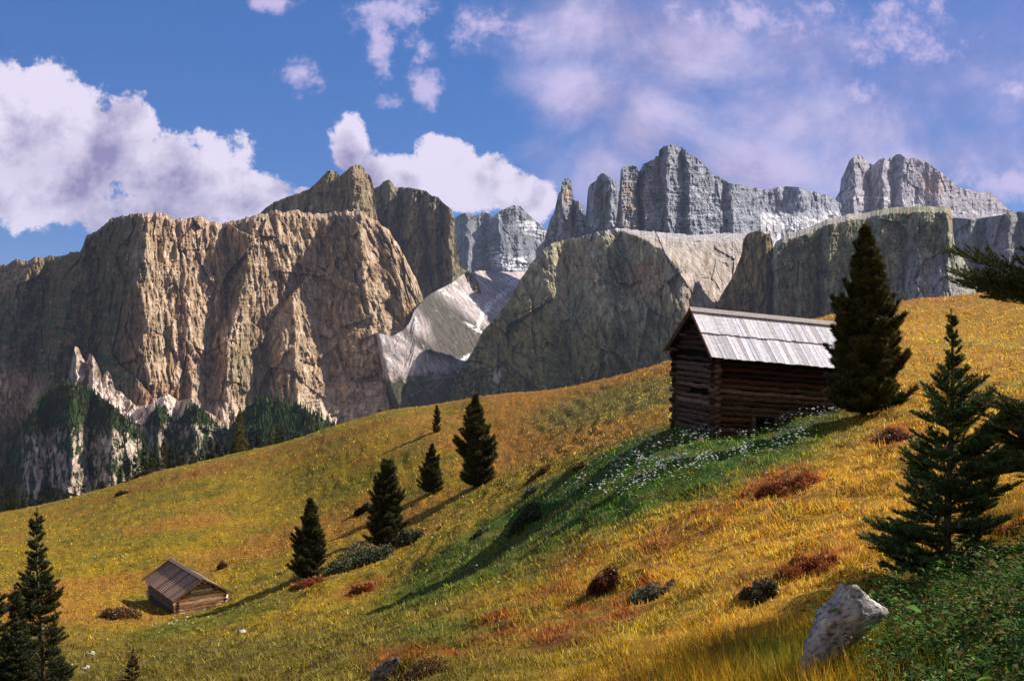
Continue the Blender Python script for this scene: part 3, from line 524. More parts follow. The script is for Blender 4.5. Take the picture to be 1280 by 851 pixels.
block('wooded_bank', 282, 450, [(282,560),(290,535),(300,517),(312,505),(325,500),(340,500),(360,505),(382,514),(400,521),(418,532),(435,546),(450,570)], [(282,660),(450,640)],
      [[(282,500,1350),(282,650,1150)],[(330,500,1260),(330,650,1080)],[(400,500,1270),(400,650,1080)],[(450,500,1400),(450,650,1200)]], woodcol((.028, .052, .014)), M_rock, seed=97, ribs=((20, 8), (8, 4)), lean=1.0, label='dark green wooded bank under the massif')

# forest on the foothills: far too many trees to count
def forest(entries):
    V = []; Fc = []; C = []
    base = 0
    for name, n, hpx, msk in entries:
        px, cr, bs, D = SHEETS[name]
        ny, nx = D.shape
        i = rng.integers(0, nx, n*3); t = rng.random(n*3)**1.2; j = (t*(ny-1)).astype(int)
        PY = cr[i]*(1-t)+bs[i]*t; PX = px[i]; keep = msk(PX, PY) > rng.random(n*3); i, j, PX, PY = i[keep][:n], j[keep][:n], PX[keep][:n], PY[keep][:n]
        Dd = D[j, i]-3; hh = hpx*Dd/F*rng.uniform(.6, 1.35, len(i)); rr = hh*rng.uniform(.16, .27, len(i))
        P = np.stack([Dd*(PX-CX)/F, Dd, -Dd*(PY-CY)/F], 1)
        K = 6
        for lay in range(3):
            z0 = hh*(.05+.27*lay)-1; z1 = hh*(.5+.26*lay); r = rr*(1-.28*lay)
            an = rng.uniform(0, 6.28, len(i))[:, None]+np.arange(K)*2*math.pi/K
            rad_ = r[:, None]*rng.uniform(.6, 1.3, (len(i), K))
            ring = np.stack([P[:, 0:1]+np.cos(an)*rad_, P[:, 1:2]+np.sin(an)*rad_, (P[:, 2]+z0)[:, None]+rng.uniform(-.06, .06, (len(i), K))*hh[:, None]], -1)
            apex = P+np.stack([rng.normal(0, .05, len(i))*rr, 0*z1, z1], 1)
            vv = np.concatenate([ring, apex[:, None]], 1).reshape(-1, 3); b = base+np.arange(len(i))[:, None]*(K+1)
            for k in range(K): Fc.append(np.stack([b[:, 0]+k, b[:, 0]+(k+1) % K, b[:, 0]+K], 1))
            col = np.array([.032, .055, .014])*rng.uniform(.6, 1.6, (len(i), 1))*np.where(rng.random((len(i), 1)) < .08, np.array([[2.6, 1.6, .9]]), 1)
            C.append(np.repeat(col, K+1, 0)); V.append(vv); base += len(vv)
    o = npmesh('forest', np.concatenate(V), np.concatenate(Fc), M_forest, cols=np.concatenate(C), smooth=False)
    tag(o, 'dark conifer forest mottling the foothills below the massif', 'forest', kind='stuff')
forest([('foothill', 2200, 8, lambda x, y: np.where(y < 545, .95, .22)*np.where(fbm(x/10, y/9, 2, 5) > -.28, 1, .1)),
        ('wooded_knoll', 700, 7, lambda x, y: np.where(y < 532, 1, .35)), ('wooded_bank', 1500, 10, lambda x, y: np.ones_like(x)),
        ('mountain_massif', 420, 5, lambda x, y: ((y > 470)*(x > -200)*(x < 60)*(fbm(x/12, y/10, 2, 9) > .0))*.8+((y > 535)*(x > 200))*1.0),
        ('mountain_dome', 900, 3.2, lambda x, y: (ell(x, y, 600, 480, 70, 28)+ell(x, y, 700, 470, 130, 26)*.7)*(fbm(x/9, y/7, 2, 9) > -.1)),
        ('scree_valley', 260, 3.2, lambda x, y: (y > 478)*(fbm(x/9, y/7, 2, 9) > -.05)*.8)])
# valley floor, out to the horizon
a = np.linspace(0, 2*math.pi, 97)[:-1]; rv = np.array([30, 700, 2500, 9000, 30000.])
vf = np.stack([np.outer(rv, np.sin(a)), np.outer(rv, np.cos(a)), np.full((5, 96), -432.)], -1).reshape(-1, 3)
o = npmesh('valley_floor', vf, grid_faces(5, 96, True)[:, ::-1], M_forest, cols=np.tile([.05, .07, .02], (len(vf), 1))); tag(o, kind='structure')

# ------------------------------------------------------------------ log huts
def hut(O, L, G, Wd, Ln, ze, zr, gr, shear, seed, P, label, lstart=0.):
    """O near corner at the turf; L runs along the long wall, G across the gable; z relative to O"""
    rs = random.Random(seed); random.seed(seed); root = empty('log_hut', tuple(O)); tag(root, label, 'hut')
    L = np.array([*L, 0.])/np.hypot(*L); G = np.array([*G, 0.])/np.hypot(*G); UP = np.array([0, 0, 1.])
    def w(l, g, z):
        p = l*L+g*G+z*UP; p[2] -= shear*p[0]; return p
    r = P['r']; step = r*1.86; nrow = int((ze-P['z0'])/step); cg = P['log']; dk = P['dark']
    def logcol(z, k=1.): 
        c = np.array(cg)*rs.uniform(.55, 1.5)*k
        if rs.random() < .2: c = c*np.array([1.3, .85, .65])
        elif rs.random() < .25: c = c*1.7
        return tuple(c)
    def log(pb, a, b, z, rr, col, fixed='l', n=9):
        pts = []; m = max(5, int((b-a)/.4))
        for i in range(m+1):
            q = a+(b-a)*i/m; zz = z+rs.uniform(-.026, .026); off = rs.uniform(-.025, .025)
            pts.append((q, zz, off))
        return pts
    gh = zr-ze
    for nm, side in (('log_wall', 'front'), ('log_wall', 'back'), ('gable_wall', 'near'), ('gable_wall', 'far')):
        pb = PB()
        long = side in ('front', 'back')
        for k in range(nrow+1):
            z = P['z0']+(k+(.0 if long else .5))*step
            if z > ze-.17: continue
            ext = P['ext']*rs.uniform(.6, 1.25); ext2 = P['ext']*rs.uniform(.6, 1.25); a = -ext; b = (Ln if long else Wd)+ext2; rr = r*rs.uniform(.72, 1.12)
            spans = [(a, b)]
            if side == 'front':
                for (l0, l1, z0_, z1_) in P['openings']:
                    if z0_ < z < z1_: spans = [(a, l0), (l1, b)]
            if side == 'near':
                for (g0, g1, z0_, z1_) in P['gaps']:
                    if z0_ < z < z1_: spans = [(a, g0), (g1, b)]
            for (s0, s1) in spans:
                if s1-s0 < .1: continue
                pts = log(pb, s0, s1, z, rr, None)
                W3 = [w(q, (off if side == 'front' else Wd+off), zz) if long else w((off if side == 'near' else Ln+off), q, zz) for q, zz, off in pts]
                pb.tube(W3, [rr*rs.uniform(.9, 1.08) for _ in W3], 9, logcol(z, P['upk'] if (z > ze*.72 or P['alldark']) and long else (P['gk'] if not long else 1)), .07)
        if not long:                                                    # the gable triangle
            z = ze
            while z < zr-.12:
                f = (z-ze)/gh; a = gr*f+.10; b = Wd-(Wd-gr)*f-.10
                pts = log(pb, a+.08*f, b-.08*f, z+r*.4, r, None); l0 = 0 if side == 'near' else Ln
                pb.tube([w(l0+off, q, zz) for q, zz, off in pts], [r*rs.uniform(.85, 1.05) for _ in pts], 9, logcol(z, .65), .07); z += step
        pb.build(nm, M_log, root, True)
    # near-black backing added behind the logs, so the gaps read as shade
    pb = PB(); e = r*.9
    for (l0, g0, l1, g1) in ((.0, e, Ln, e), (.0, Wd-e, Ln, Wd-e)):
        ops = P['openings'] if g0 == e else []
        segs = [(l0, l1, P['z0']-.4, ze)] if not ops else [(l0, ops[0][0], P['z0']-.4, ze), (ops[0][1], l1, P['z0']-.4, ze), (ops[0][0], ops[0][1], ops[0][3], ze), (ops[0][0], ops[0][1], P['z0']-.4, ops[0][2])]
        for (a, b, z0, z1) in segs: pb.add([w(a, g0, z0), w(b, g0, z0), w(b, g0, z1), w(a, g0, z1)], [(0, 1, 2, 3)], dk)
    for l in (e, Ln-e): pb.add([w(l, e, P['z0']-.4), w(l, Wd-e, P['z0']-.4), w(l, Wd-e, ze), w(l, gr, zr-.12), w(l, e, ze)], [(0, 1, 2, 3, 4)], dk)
    pb.build('dark_backing', M_log, root)
    if P['openings']:
        l0, l1, z0, z1 = P['openings'][0]; pb = PB()
        for (a, b, c, d) in ((l0-.1, l0+.05, z0-.15, z1+.02), (l1-.03, l1+.07, z0-.15, z1+.02)): pb.box(w(a, -r*1.25, c), w(b, -r*1.25, c)-w(a, -r*1.25, c), G*r*1.4, UP*(d-c), (.11, .075, .05))
        pb.box(w(l0-.16, -r*1.3, z1), w(l1+.16, -r*1.3, z1)-w(l0-.16, -r*1.3, z1), G*r*1.5, UP*.1, (.08, .055, .04)); pb.build('door_frame', M_log, root)
    # roof
    ov = P['ov']; la, lb = -P['rake'], Ln+P['rake']; slope1 = gh/gr; slope2 = gh/(Wd-gr)
    roof = PB()
    for (g, z) in ((gr, zr-.1), (.0, ze+.02), (Wd, ze+.02), (gr*.5, (ze+zr)/2-.07), ((gr+Wd)/2, (ze+zr)/2-.07)):
        roof.tube([w(la+.03, g, z-.09), w(Ln/2, g, z-.09), w(lb-.03, g, z-.09)], [.06]*3, 7, (.10, .065, .045), .05)
    rf = roof.build('roof', M_log, root, True)
    zt = zr+.07
    for sgn, gtot, sl in ((-1, gr+ov, slope1), (1, Wd-gr+ov, slope2)):
        tiers = P['tiers']
        for ti in range(len(tiers)-1):
            f0, f1 = tiers[ti], tiers[ti+1]; pb = PB(); l = la; lift = .055*(len(tiers)-2-ti)
            while l < lb-.02:
                bw = rs.uniform(*P['bw']); l2 = min(lb, l+bw); gap = P['gap']*rs.uniform(.6, 1.6); ff1 = f1+(.04 if ti < len(tiers)-2 else 0)+rs.uniform(-.010, .010); up = rs.uniform(0, .013); skew = rs.uniform(-.012, .012)
                g0, g1 = gr+sgn*gtot*f0, gr+sgn*gtot*ff1; z0, z1 = zt-gtot*f0*sl+lift+up, zt-gtot*ff1*sl+lift+up
                c = tuple(np.array(P['board'])*rs.choice((.62, .8, .9, 1, 1.05, 1.1))*rs.uniform(.92, 1.06)*np.array([1, rs.uniform(.96, 1.02), rs.uniform(.94, 1.05)]))
                p0 = w(l+gap/2, g0, z0); dl = w(l2-gap/2, g0, z0)-p0; dg = w(l+gap/2+skew, g1, z1)-p0; nn = np.cross(dl, dg); nn /= np.linalg.norm(nn); nn *= -.026 if nn[2] > 0 else .026
                pb.box(p0, dl, dg, nn, c); l = l2
            pb.build('roof_boards', M_board, rf)
            # near-black sheet under the boards, shade of the gaps put into its colour
        pb = PB(); g1 = gr+sgn*gtot*.97; pb.add([w(la+.05, gr, zt-.035), w(lb-.05, gr, zt-.035), w(lb-.05, g1, zt-.035-gtot*.97*sl), w(la+.05, g1, zt-.035-gtot*.97*sl)], [(0, 1, 2, 3)], (.035, .025, .02)); pb.build('underlay', M_log, rf)
        pb = PB(); p0 = w(la-.03, gr, zt+.09); q0 = w(la-.03, gr+sgn*(gtot+.04), zt+.06-(gtot+.04)*sl)
        pb.box(p0-UP*.11, L*.04, q0-p0, UP*.11, P['verge']); pb.build('verge_board', M_log, rf)
        pb = PB(); p0 = w(lb+.002, gr, zt+.09); q0 = w(lb+.002, gr+sgn*(gtot+.04), zt+.06-(gtot+.04)*sl); pb.box(p0-UP*.11, L*.04, q0-p0, UP*.11, P['verge']); pb.build('verge_board', M_log, rf)
    pb = PB(); d = w(lb+.04, gr, 0)-w(la-.04, gr, 0)
    for sgn in (-1, 1): pb.box(w(la-.04, gr+sgn*.004, zt+.12), d, G*sgn*.16-UP*.16*slope1, UP*.022, tuple(np.array(P['ridge'])))
    pb.build('ridge_board', M_board, rf)
    return root
# the large hut beside the pine
Yb = 34.5; O = np.array([(895-CX)/F*Yb, Yb, 0]); O[2] = -(549-CY)/F*Yb; k = Yb/34.5
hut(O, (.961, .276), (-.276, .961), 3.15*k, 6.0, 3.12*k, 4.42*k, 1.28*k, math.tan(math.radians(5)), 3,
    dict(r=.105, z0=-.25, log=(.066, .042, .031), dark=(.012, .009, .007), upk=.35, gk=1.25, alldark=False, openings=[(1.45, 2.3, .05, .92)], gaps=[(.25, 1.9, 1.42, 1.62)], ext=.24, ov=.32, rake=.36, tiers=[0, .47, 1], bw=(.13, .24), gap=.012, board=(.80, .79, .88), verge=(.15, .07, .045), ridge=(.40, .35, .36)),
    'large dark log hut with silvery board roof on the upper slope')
# the small hut on the lower meadow
p = gp(221, 767); Yc = p[1]; O = np.array([(221-CX)/F*Yc, Yc, -(768-CY)/F*Yc]); k = Yc/55.
L2 = np.array([-.585, .811]); G2 = np.array([.811, .585])
zrel = lambda px, py, Y: -(py-CY)/F*Y-O[2]
ze = zrel(0, 752.5, 55.05*k)+.28*k; zr = zrel(0, 722, 56*k)-.05
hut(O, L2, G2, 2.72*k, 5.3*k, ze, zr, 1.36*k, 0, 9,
    dict(r=.1, z0=-.25, log=(.52, .46, .42), dark=(.012, .009, .007), upk=.16, gk=1.1, alldark=True, openings=[], gaps=[], ext=.16, ov=.30, rake=.42, tiers=[0, 1], bw=(.25, .36), gap=.12, board=(.46, .29, .20), verge=(.17, .10, .06), ridge=(.30, .21, .16)),  # long walls coloured far darker than the gable, their shade painted in
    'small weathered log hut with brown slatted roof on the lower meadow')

# ------------------------------------------------------------------ conifers
def curve_pts(p, d, L, n, droop, up, rs):
    """a bough: leaves the stem along d, sags, then lifts at the tip"""
    pts = [p]; d = d/np.linalg.norm(d); s = L/n
    side = np.array([rs.uniform(-.25, .25), rs.uniform(-.25, .25), 0])
    for i in range(n):
        t = (i+.5)/n; dd = d+np.array([0, 0, -droop*(1-t)+up*t])+side*t; dd /= np.linalg.norm(dd); pts.append(pts[-1]+dd*s)
    return pts
def needles(segs, ln, wd, per_m, col, colvar, tipcol=None, fwd=.7, rs=None, dead=0.):
    """segs: (p0, p1, t) twigs; returns triangles set all round them, pointing forwards"""
    P0 = np.array([s[0] for s in segs]); P1 = np.array([s[1] for s in segs]); T = np.array([s[2] for s in segs])
    Ls = np.linalg.norm(P1-P0, axis=1); cnt = np.maximum(1, (Ls*per_m+rs.uniform(0, 1, len(Ls))).astype(int)); k = np.repeat(np.arange(len(Ls)), cnt)
    f = rs.uniform(0, 1, len(k)); P = P0[k]*(1-f)[:, None]+P1[k]*f[:, None]; ax = (P1-P0)[k]/Ls[k][:, None]
    r = rs.normal(0, 1, (len(k), 3)); r -= ax*np.sum(r*ax, 1)[:, None]; r /= np.linalg.norm(r, axis=1)[:, None]
    d = ax*fwd+r; d[:, 2] += .25; d /= np.linalg.norm(d, axis=1)[:, None]
    s = np.cross(d, rs.normal(0, 1, (len(k), 3))); s /= np.linalg.norm(s, axis=1)[:, None]
    LN = ln*rs.uniform(.7, 1.25, len(k)); W = wd*rs.uniform(.7, 1.3, len(k))
    V = np.stack([P-s*W[:, None]/2, P+s*W[:, None]/2, P+d*LN[:, None]], 1).reshape(-1, 3)
    c = np.array(col)*rs.lognormal(0, colvar, (len(k), 1))
    if tipcol is not None:
        m = T[k]**2*rs.uniform(0, 1, len(k)); c = c*(1-m[:, None])+np.array(tipcol)*m[:, None]
    if dead:
        m = rs.random(len(k)) < dead*(1-T[k]); c[m] = np.array([.16, .05, .02])*rs.uniform(.6, 1.3, (m.sum(), 1))
    return V, np.repeat(c, 3, 0)
BR = (.13, .085, .06)
def conifer(name, p, hgt, prof, nwh, nper, elev0, elev1, droop, up, ln, wd, per_m, col, var, tip, seed, twigs=(.5, .32, 5), lean=(0, 0), asym=None, dead=0, trunk_r=None, thick=1., skirt=.04, top_tuft=True):
    """a trunk with limbs (one mesh) and a crown of needles (one mesh) under one Empty"""
    rs = np.random.default_rng(seed); random.seed(seed)
    root = empty(name, tuple(p)); tr = PB(); segs = []
    R = trunk_r or hgt*.017
    axis = lambda t: np.array([lean[0]*t*hgt+.012*hgt*math.sin(5*t+seed), lean[1]*t*hgt+.012*hgt*math.cos(4*t+seed), t*hgt])
    tr.tube([axis(t) if t > 0 else axis(0)-np.array([0, 0, .25]) for t in np.linspace(0, 1, 12)], [R*(1-t)**.8*thick+.004 for t in np.linspace(0, 1, 12)], 7, BR, .12)
    for w in range(nwh):
        t = skirt+(.985-skirt)*(w/nwh)**.93; a0 = rs.uniform(0, 6.28); k = max(3, int(nper*(1-.35*t)))
        for b in range(k):
            tt = min(.985, max(.02, t+rs.uniform(-1.1, 1.1)/nwh)); a = a0+2*math.pi*b/k+rs.uniform(-.3, .3)
            L = prof(tt)*rs.uniform(.72, 1.15)
            if asym: L *= asym(a, tt)
            if L < .03: continue
            el = math.radians(elev0+(elev1-elev0)*tt+rs.uniform(-9, 9)); d = np.array([math.cos(a)*math.cos(el), math.sin(a)*math.cos(el), math.sin(el)])
            pts = curve_pts(axis(tt), d, L, 5, droop*(1-tt), up, rs); br = max(.0025, R*.32*(L/hgt)*3*(1-.6*tt))
            tr.tube(pts, [br*(1-.8*i/5) for i in range(6)], 3, BR)
            for i in range(5): 
                if i >= 1: segs.append((pts[i], pts[i+1], (i+1)/5))
            nt_ = max(2, int(twigs[2]*L/prof(.2)*1.3)) if prof(.2) > 0 else 3
            for q in range(nt_):
                f = .22+.75*(q+rs.uniform(0, .8))/nt_; i = min(4, int(f*5)); g = f*5-i; c = pts[i]*(1-g)+pts[i+1]*g; ax = pts[i+1]-pts[i]; ax /= np.linalg.norm(ax)
                for sgn in (-1, 1):
                    s = np.cross(ax, [0, 0, 1]); s /= np.linalg.norm(s)+1e-9; v = ax*.75+s*sgn*rs.uniform(.5, .9)+np.array([0, 0, rs.uniform(-.15, .3)+up*.3]); v /= np.linalg.norm(v)
                    l2 = L*twigs[0]*(1.05-f)*rs.uniform(.6, 1.15)+.03*hgt*twigs[1]
                    e = c+v*l2; segs.append((c, e, f)); 
                    if l2 > .09*hgt*twigs[1]*2:
                        for u in (.4, .7):
                            c2 = c*(1-u)+e*u; v2 = v*.7+s*sgn*-.5*rs.choice([-1, 1])+np.array([0, 0, .15]); v2 /= np.linalg.norm(v2); segs.append((c2, c2+v2*l2*.4, f))
    if top_tuft: segs.append((axis(.93), axis(1.)+np.array([0, 0, .02*hgt]), 1))
    V, C = needles(segs, ln, wd, per_m, col, var, tip, rs=rs, dead=dead)
    tr.build('trunk', M_bark, root, True)
    npmesh('crown', V, np.arange(len(V)).reshape(-1, 3), M_needle, root, C, smooth=False)
    return root
def pine(p, hgt, wid, seed, label, n=1., shape=0, group=None):
    """compact swiss stone pine: upswept tufted boughs down to the turf"""
    if shape: T_, R_ = [0, .06, .2, .5, .8, .92, 1], [.8, .95, 1., .97, .82, .55, .05]
    else: T_, R_ = [0, .05, .2, .4, .6, .8, .93, 1], [.7, .9, 1., .9, .68, .40, .17, .02]
    lob = np.random.default_rng(seed+5).uniform(0, 6.28, 3)
    prof = lambda t: wid/2*float(np.interp(t, T_, R_))*1.04+.008*hgt
    asym = lambda a, t: (1+.14*math.sin(3*a+lob[0]+9*t)+.12*math.sin(2*a+lob[1]-14*t)+.1*math.sin(5*a+lob[2]+25*t))*random.choice((.86, .95, 1, 1.03, 1.14))
    big = n > 1.2
    r = conifer('stone_pine', p, hgt, prof, int(30*n), int(11*n), -4, 68, .0, 1.1, .034*hgt*(.72 if big else 1), .0065*hgt*(.62 if big else 1), 150*6.3/hgt*n*(1 if not big else 1.5), (.028, .034, .011), .55, (.17, .15, .04), seed, twigs=(.42, .5, 4), asym=asym, skirt=.0)
    tag(r, label, 'tree', group); return r
pb = gp(1082, 519); pine(pb, 232/F*pb[1], 104/F*pb[1], 5, 'large dense dark pine standing against the right end of the log hut', 1.45)
MP = [(595, 608, 113, 54, 'tallest conical pine on the open meadow between the two huts', 0), (540, 616, 60, 31, 'short conical pine just left of the tallest meadow pine', 0), (483, 683, 102, 46, 'blunt columnar pine with a low side bough beside grey shrubs', 1), (387, 724, 100, 48, 'dark pine on the lower meadow, nearest to the small hut', 0), (546, 540, 33, 12, 'tiny narrow pine highest on the meadow near its crest', 1)]
for i, (px, py, hp, wp, lb, shp) in enumerate(MP):
    p = gp(px, py); k = p[1]/F; pine(p-np.array([0, 0, .05]), hp*k, wp*k, 20+i, lb, 1. if hp > 40 else .7, shp, 'pines scattered on the meadow')
p = gp(462, 655); k = p[1]/F
def shrub(name, px, py, wpx, hpx, col, tip, seed, label, group=None, n=2600, leafpx=2.6, flat=.0, cat='shrub', parts=True, dep=1.):
    """low heath shrub: twigs and a shell of small leaves"""
    rs = np.random.default_rng(seed); p = gp(px, py); k = p[1]/F; a, b, c = wpx*k/2, wpx*k/2*dep, hpx*k
    root = empty(name, tuple(p)); nl = n
    nl = int(nl*1.5); ns = 15; th_ = rs.uniform(0, 6.28, ns); rd = rs.uniform(0, 1, ns)**.6*.8; sc_ = np.stack([np.cos(th_)*rd*a, np.sin(th_)*rd*b], 1); sr = rs.uniform(.22, .42, ns)*(1.1-.5*rd)
    ki = rs.integers(0, ns, nl); u = rs.normal(0, 1, (nl, 3)); u /= np.linalg.norm(u, axis=1)[:, None]; u[:, 2] = np.abs(u[:, 2]); rr = rs.uniform(.3, 1, nl)**.5
    Pl = u*rr[:, None]*sr[ki][:, None]*np.array([a, b, c*2.3]); Pl[:, :2] += sc_[ki]+rs.normal(0, .06, (nl, 2))*a; Pl[:, 2] *= rs.uniform(.5, 1.1, ns)[ki]
    gx = p[0]+Pl[:, 0]; gy = p[1]+Pl[:, 1]; Pl[:, 2] += h(gx, gy)-p[2]-.03*c
    s = leafpx*k*rs.uniform(.6, 1.5, nl); d = u+rs.normal(0, .6, (nl, 3)); d /= np.linalg.norm(d, axis=1)[:, None]
    q = np.cross(d, rs.normal(0, 1, (nl, 3))); q /= np.linalg.norm(q, axis=1)[:, None]
    V = np.stack([Pl, Pl+d*s[:, None]*.5+q*s[:, None]*.28, Pl+d*s[:, None], Pl+d*s[:, None]*.5-q*s[:, None]*.28], 1).reshape(-1, 3)
    m = (rs.random(nl) < .3)[:, None]; C = np.where(m, np.array(tip), np.array(col))*rs.lognormal(0, .35, (nl, 1)); C = np.repeat(C, 4, 0)
    npmesh('foliage', V, np.arange(nl*4).reshape(-1, 4), M_leaf, root, C, smooth=False)
    st = PB()
    for i in range(26):
        e = Pl[rs.integers(0, nl)]; g = e*np.array([.15, .15, 0]); g[2] = h(p[0]+g[0], p[1]+g[1])[0]-p[2]-.05
        st.tube([g, (g+e)/2+np.array([0, 0, .1*c]), e], [.01+.3*k, .006+.2*k, .003+.1*k], 3, (.11, .07, .045))
    st.build('stems', M_bark, root)
    tag(root, label, cat, group); return root
GREY = ((.075, .085, .045), (.26, .24, .17)); RUST = ((.26, .065, .02), (.40, .15, .04)); DARK = ((.03, .045, .018), (.10, .085, .04)); BRN = ((.11, .06, .025), (.22, .13, .05))
shrub('heath_shrub', 448, 706, 84, 36, (.045, .06, .028), (.22, .21, .14), 31, 'broad grey green shrub between the blunt pine and the lowest pine', n=5200)
shrub('heath_shrub', 510, 680, 36, 26, (.045, .06, .028), (.22, .21, .14), 32, 'grey shrub at the right foot of the blunt columnar pine', n=2600)
shrub('heath_shrub', 455, 640, 22, 12, (.022, .032, .012), (.05, .05, .02), 33, 'small dark bough like shrub on the left side of the blunt pine', n=1200)
shrub('heath_shrub', 382, 732, 40, 13, *RUST, 34, 'rust red low shrub at the foot of the lowest pine', n=2200)
shrub('heath_shrub', 448, 742, 34, 12, *RUST, 35, 'small rust red shrub below the broad grey shrub', n=1800)
shrub('heath_shrub', 660, 652, 50, 14, *DARK, 36, 'low dark shrub in the long shadow of the log hut', n=2600)
shrub('heath_shrub', 662, 618, 24, 12, *GREY, 37, 'small grey shrub above the long hut shadow', n=1200)
shrub('heath_shrub', 725, 588, 18, 9, *BRN, 38, 'small round brown bush at the upper edge of the hut shadow', n=1200)
shrub('heath_shrub', 675, 592, 36, 8, *BRN, 39, 'flat brown heather patch right of the tallest meadow pine', n=1500)
shrub('heath_shrub', 752, 738, 48, 38, (.09, .035, .015), (.2, .06, .02), 40, 'dark red brown bush on the hummock in the middle foreground', n=5200)
shrub('heath_shrub', 812, 748, 62, 22, *GREY, 41, 'speckled grey green shrub right of the dark red brown bush', n=4800)
shrub('heath_shrub', 985, 612, 84, 24, *RUST, 42, 'wide rust red heather mound below the large pine', n=6500, leafpx=2.2)
shrub('heath_shrub', 1010, 712, 80, 22, *RUST, 43, 'rust and straw heather ridge above the pale rock', n=6500, leafpx=2.2)
shrub('heath_shrub', 950, 752, 48, 32, (.06, .05, .025), (.2, .15, .09), 44, 'dark twiggy shrub at the left end of the rust heather ridge', n=5200)
shrub('heath_shrub', 535, 842, 96, 30, (.13, .06, .02), (.2, .16, .04), 45, 'brown tussock mound at the bottom edge beside the half buried stone', n=5200)
shrub('heath_shrub', 1112, 552, 54, 22, (.12, .05, .03), (.30, .14, .08), 46, 'red brown eroded heather bank right of the large pine', n=3800)
shrub('heath_shrub', 150, 772, 50, 18, *BRN, 47, 'brown and green bush left of the small hut', n=3200)
shrub('heath_shrub', 278, 711, 10, 12, *BRN, 48, 'tiny upright bush standing alone behind the small hut', n=700)
shrub('heath_shrub', 152, 619, 14, 5, *DARK, 49, 'tiny dark bush near the left crest of the meadow', n=500)
shrub('heath_shrub', 600, 668, 26, 10, *GREY, 50, 'small grey tuft between the blunt pine and the hut shadow', n=1000)
shrub('red_leaved_bush', 1212, 724, 76, 44, (.13, .06, .035), (.30, .16, .11), 51, 'reddish leaved bush growing through the foot of the right spruce', n=7000, leafpx=4.2)
shrub('heath_shrub', 1270, 668, 50, 26, *RUST, 52, 'rust red dry plants at the right edge beyond the right spruce', n=3000, leafpx=3.5)

# spruces near the camera
def spr(t, w): return w*(max(0., 1-t)**.85)+.015
p = gp(1188, 722)
k = p[1]/F; H1 = 332*k
asy = lambda a, t: random.choice((.6, .85, 1, 1.15))*(1.0+.75*math.exp(-((t-.42)/.2)**2)*max(0, math.cos(a)))*(1.35 if t < .22 and math.cos(a) < -.2 else 1)
r = conifer('spruce', p-np.array([0, 0, .02]), H1, lambda t: 84*k*float(np.interp(t, [0, .1, .18, .27, .38, .5, .62, .74, .8, 1], [.75, 1.05, .85, .6, .9, .72, .6, .42, .22, .07])), 30, 8, -8, 44, .25, .55, .024, .0050, 1000, (.045, .095, .030), .55, (.15, .24, .07), 61, twigs=(.5, .35, 7), asym=asy, dead=.25, trunk_r=.035)
tag(r, 'ragged young spruce with bare leader in the right foreground', 'tree', 'young spruces close to the camera')
p = np.array([1350-CX, F, 0])/F*8.2; p[2] = -1.55
asy = lambda a, t: (1.3 if abs(t-.60) < .05 else (.72 if abs(t-.26) < .10 else (.6 if abs(t-.80) < .02 else .36)))*(1+.3*max(0, -math.cos(a)))
p[2] = h(p[0], p[1])[0]; r = conifer('spruce', p, (1.1+1.55+.9), lambda t: .95*(max(0., 1.12-t)**.55), 24, 9, 0, 16, .2, .28, .023, .0052, 1000, (.045, .07, .022), .5, (.20, .19, .06), 62, twigs=(.6, .5, 9), asym=asy, dead=.2, trunk_r=.05)
tag(r, 'spruce mostly beyond the right edge with boughs reaching into the picture', 'tree', 'young spruces close to the camera')
for (px, top, Y, wp, sd, lb) in [(50, 640, 20., 104, 63, 'open spruce with reddish stem in the lower left foreground'), (-12, 668, 23., 90, 64, 'dark spruce cut by the left edge of the picture'), (18, 735, 17., 80, 67, 'low bushy spruce in the lower left corner')]:
    x = (px-CX)/F*Y; z = h(x, Y)[0]; zt = -Y*(top-CY)/F; hh = zt-z
    r = conifer('spruce', np.array([x, Y, z]), hh, lambda t, w=wp, Y=Y: w/2*Y/F*(max(0., 1-t)**.75)*(.8+.2*math.sin(14*t))*1.15+.05, 34, 9, -6, 36, .3, .45, .046, .0105, 480, (.026, .046, .018), .5, (.11, .10, .045), sd, twigs=(.5, .3, 6), dead=.15, trunk_r=.045)
    tag(r, lb, 'tree', 'young spruces in the lower left')
x = gp(166, 850); kk = x[1]/F
r = conifer('spruce', x, 40*kk, lambda t: 13*kk*(1-t)+.02, 10, 6, 10, 40, .1, .4, .03, .009, 500, (.05, .04, .018), .5, (.14, .08, .03), 65, trunk_r=.015); tag(r, 'knee high brownish spruce at the bottom left edge', 'tree')

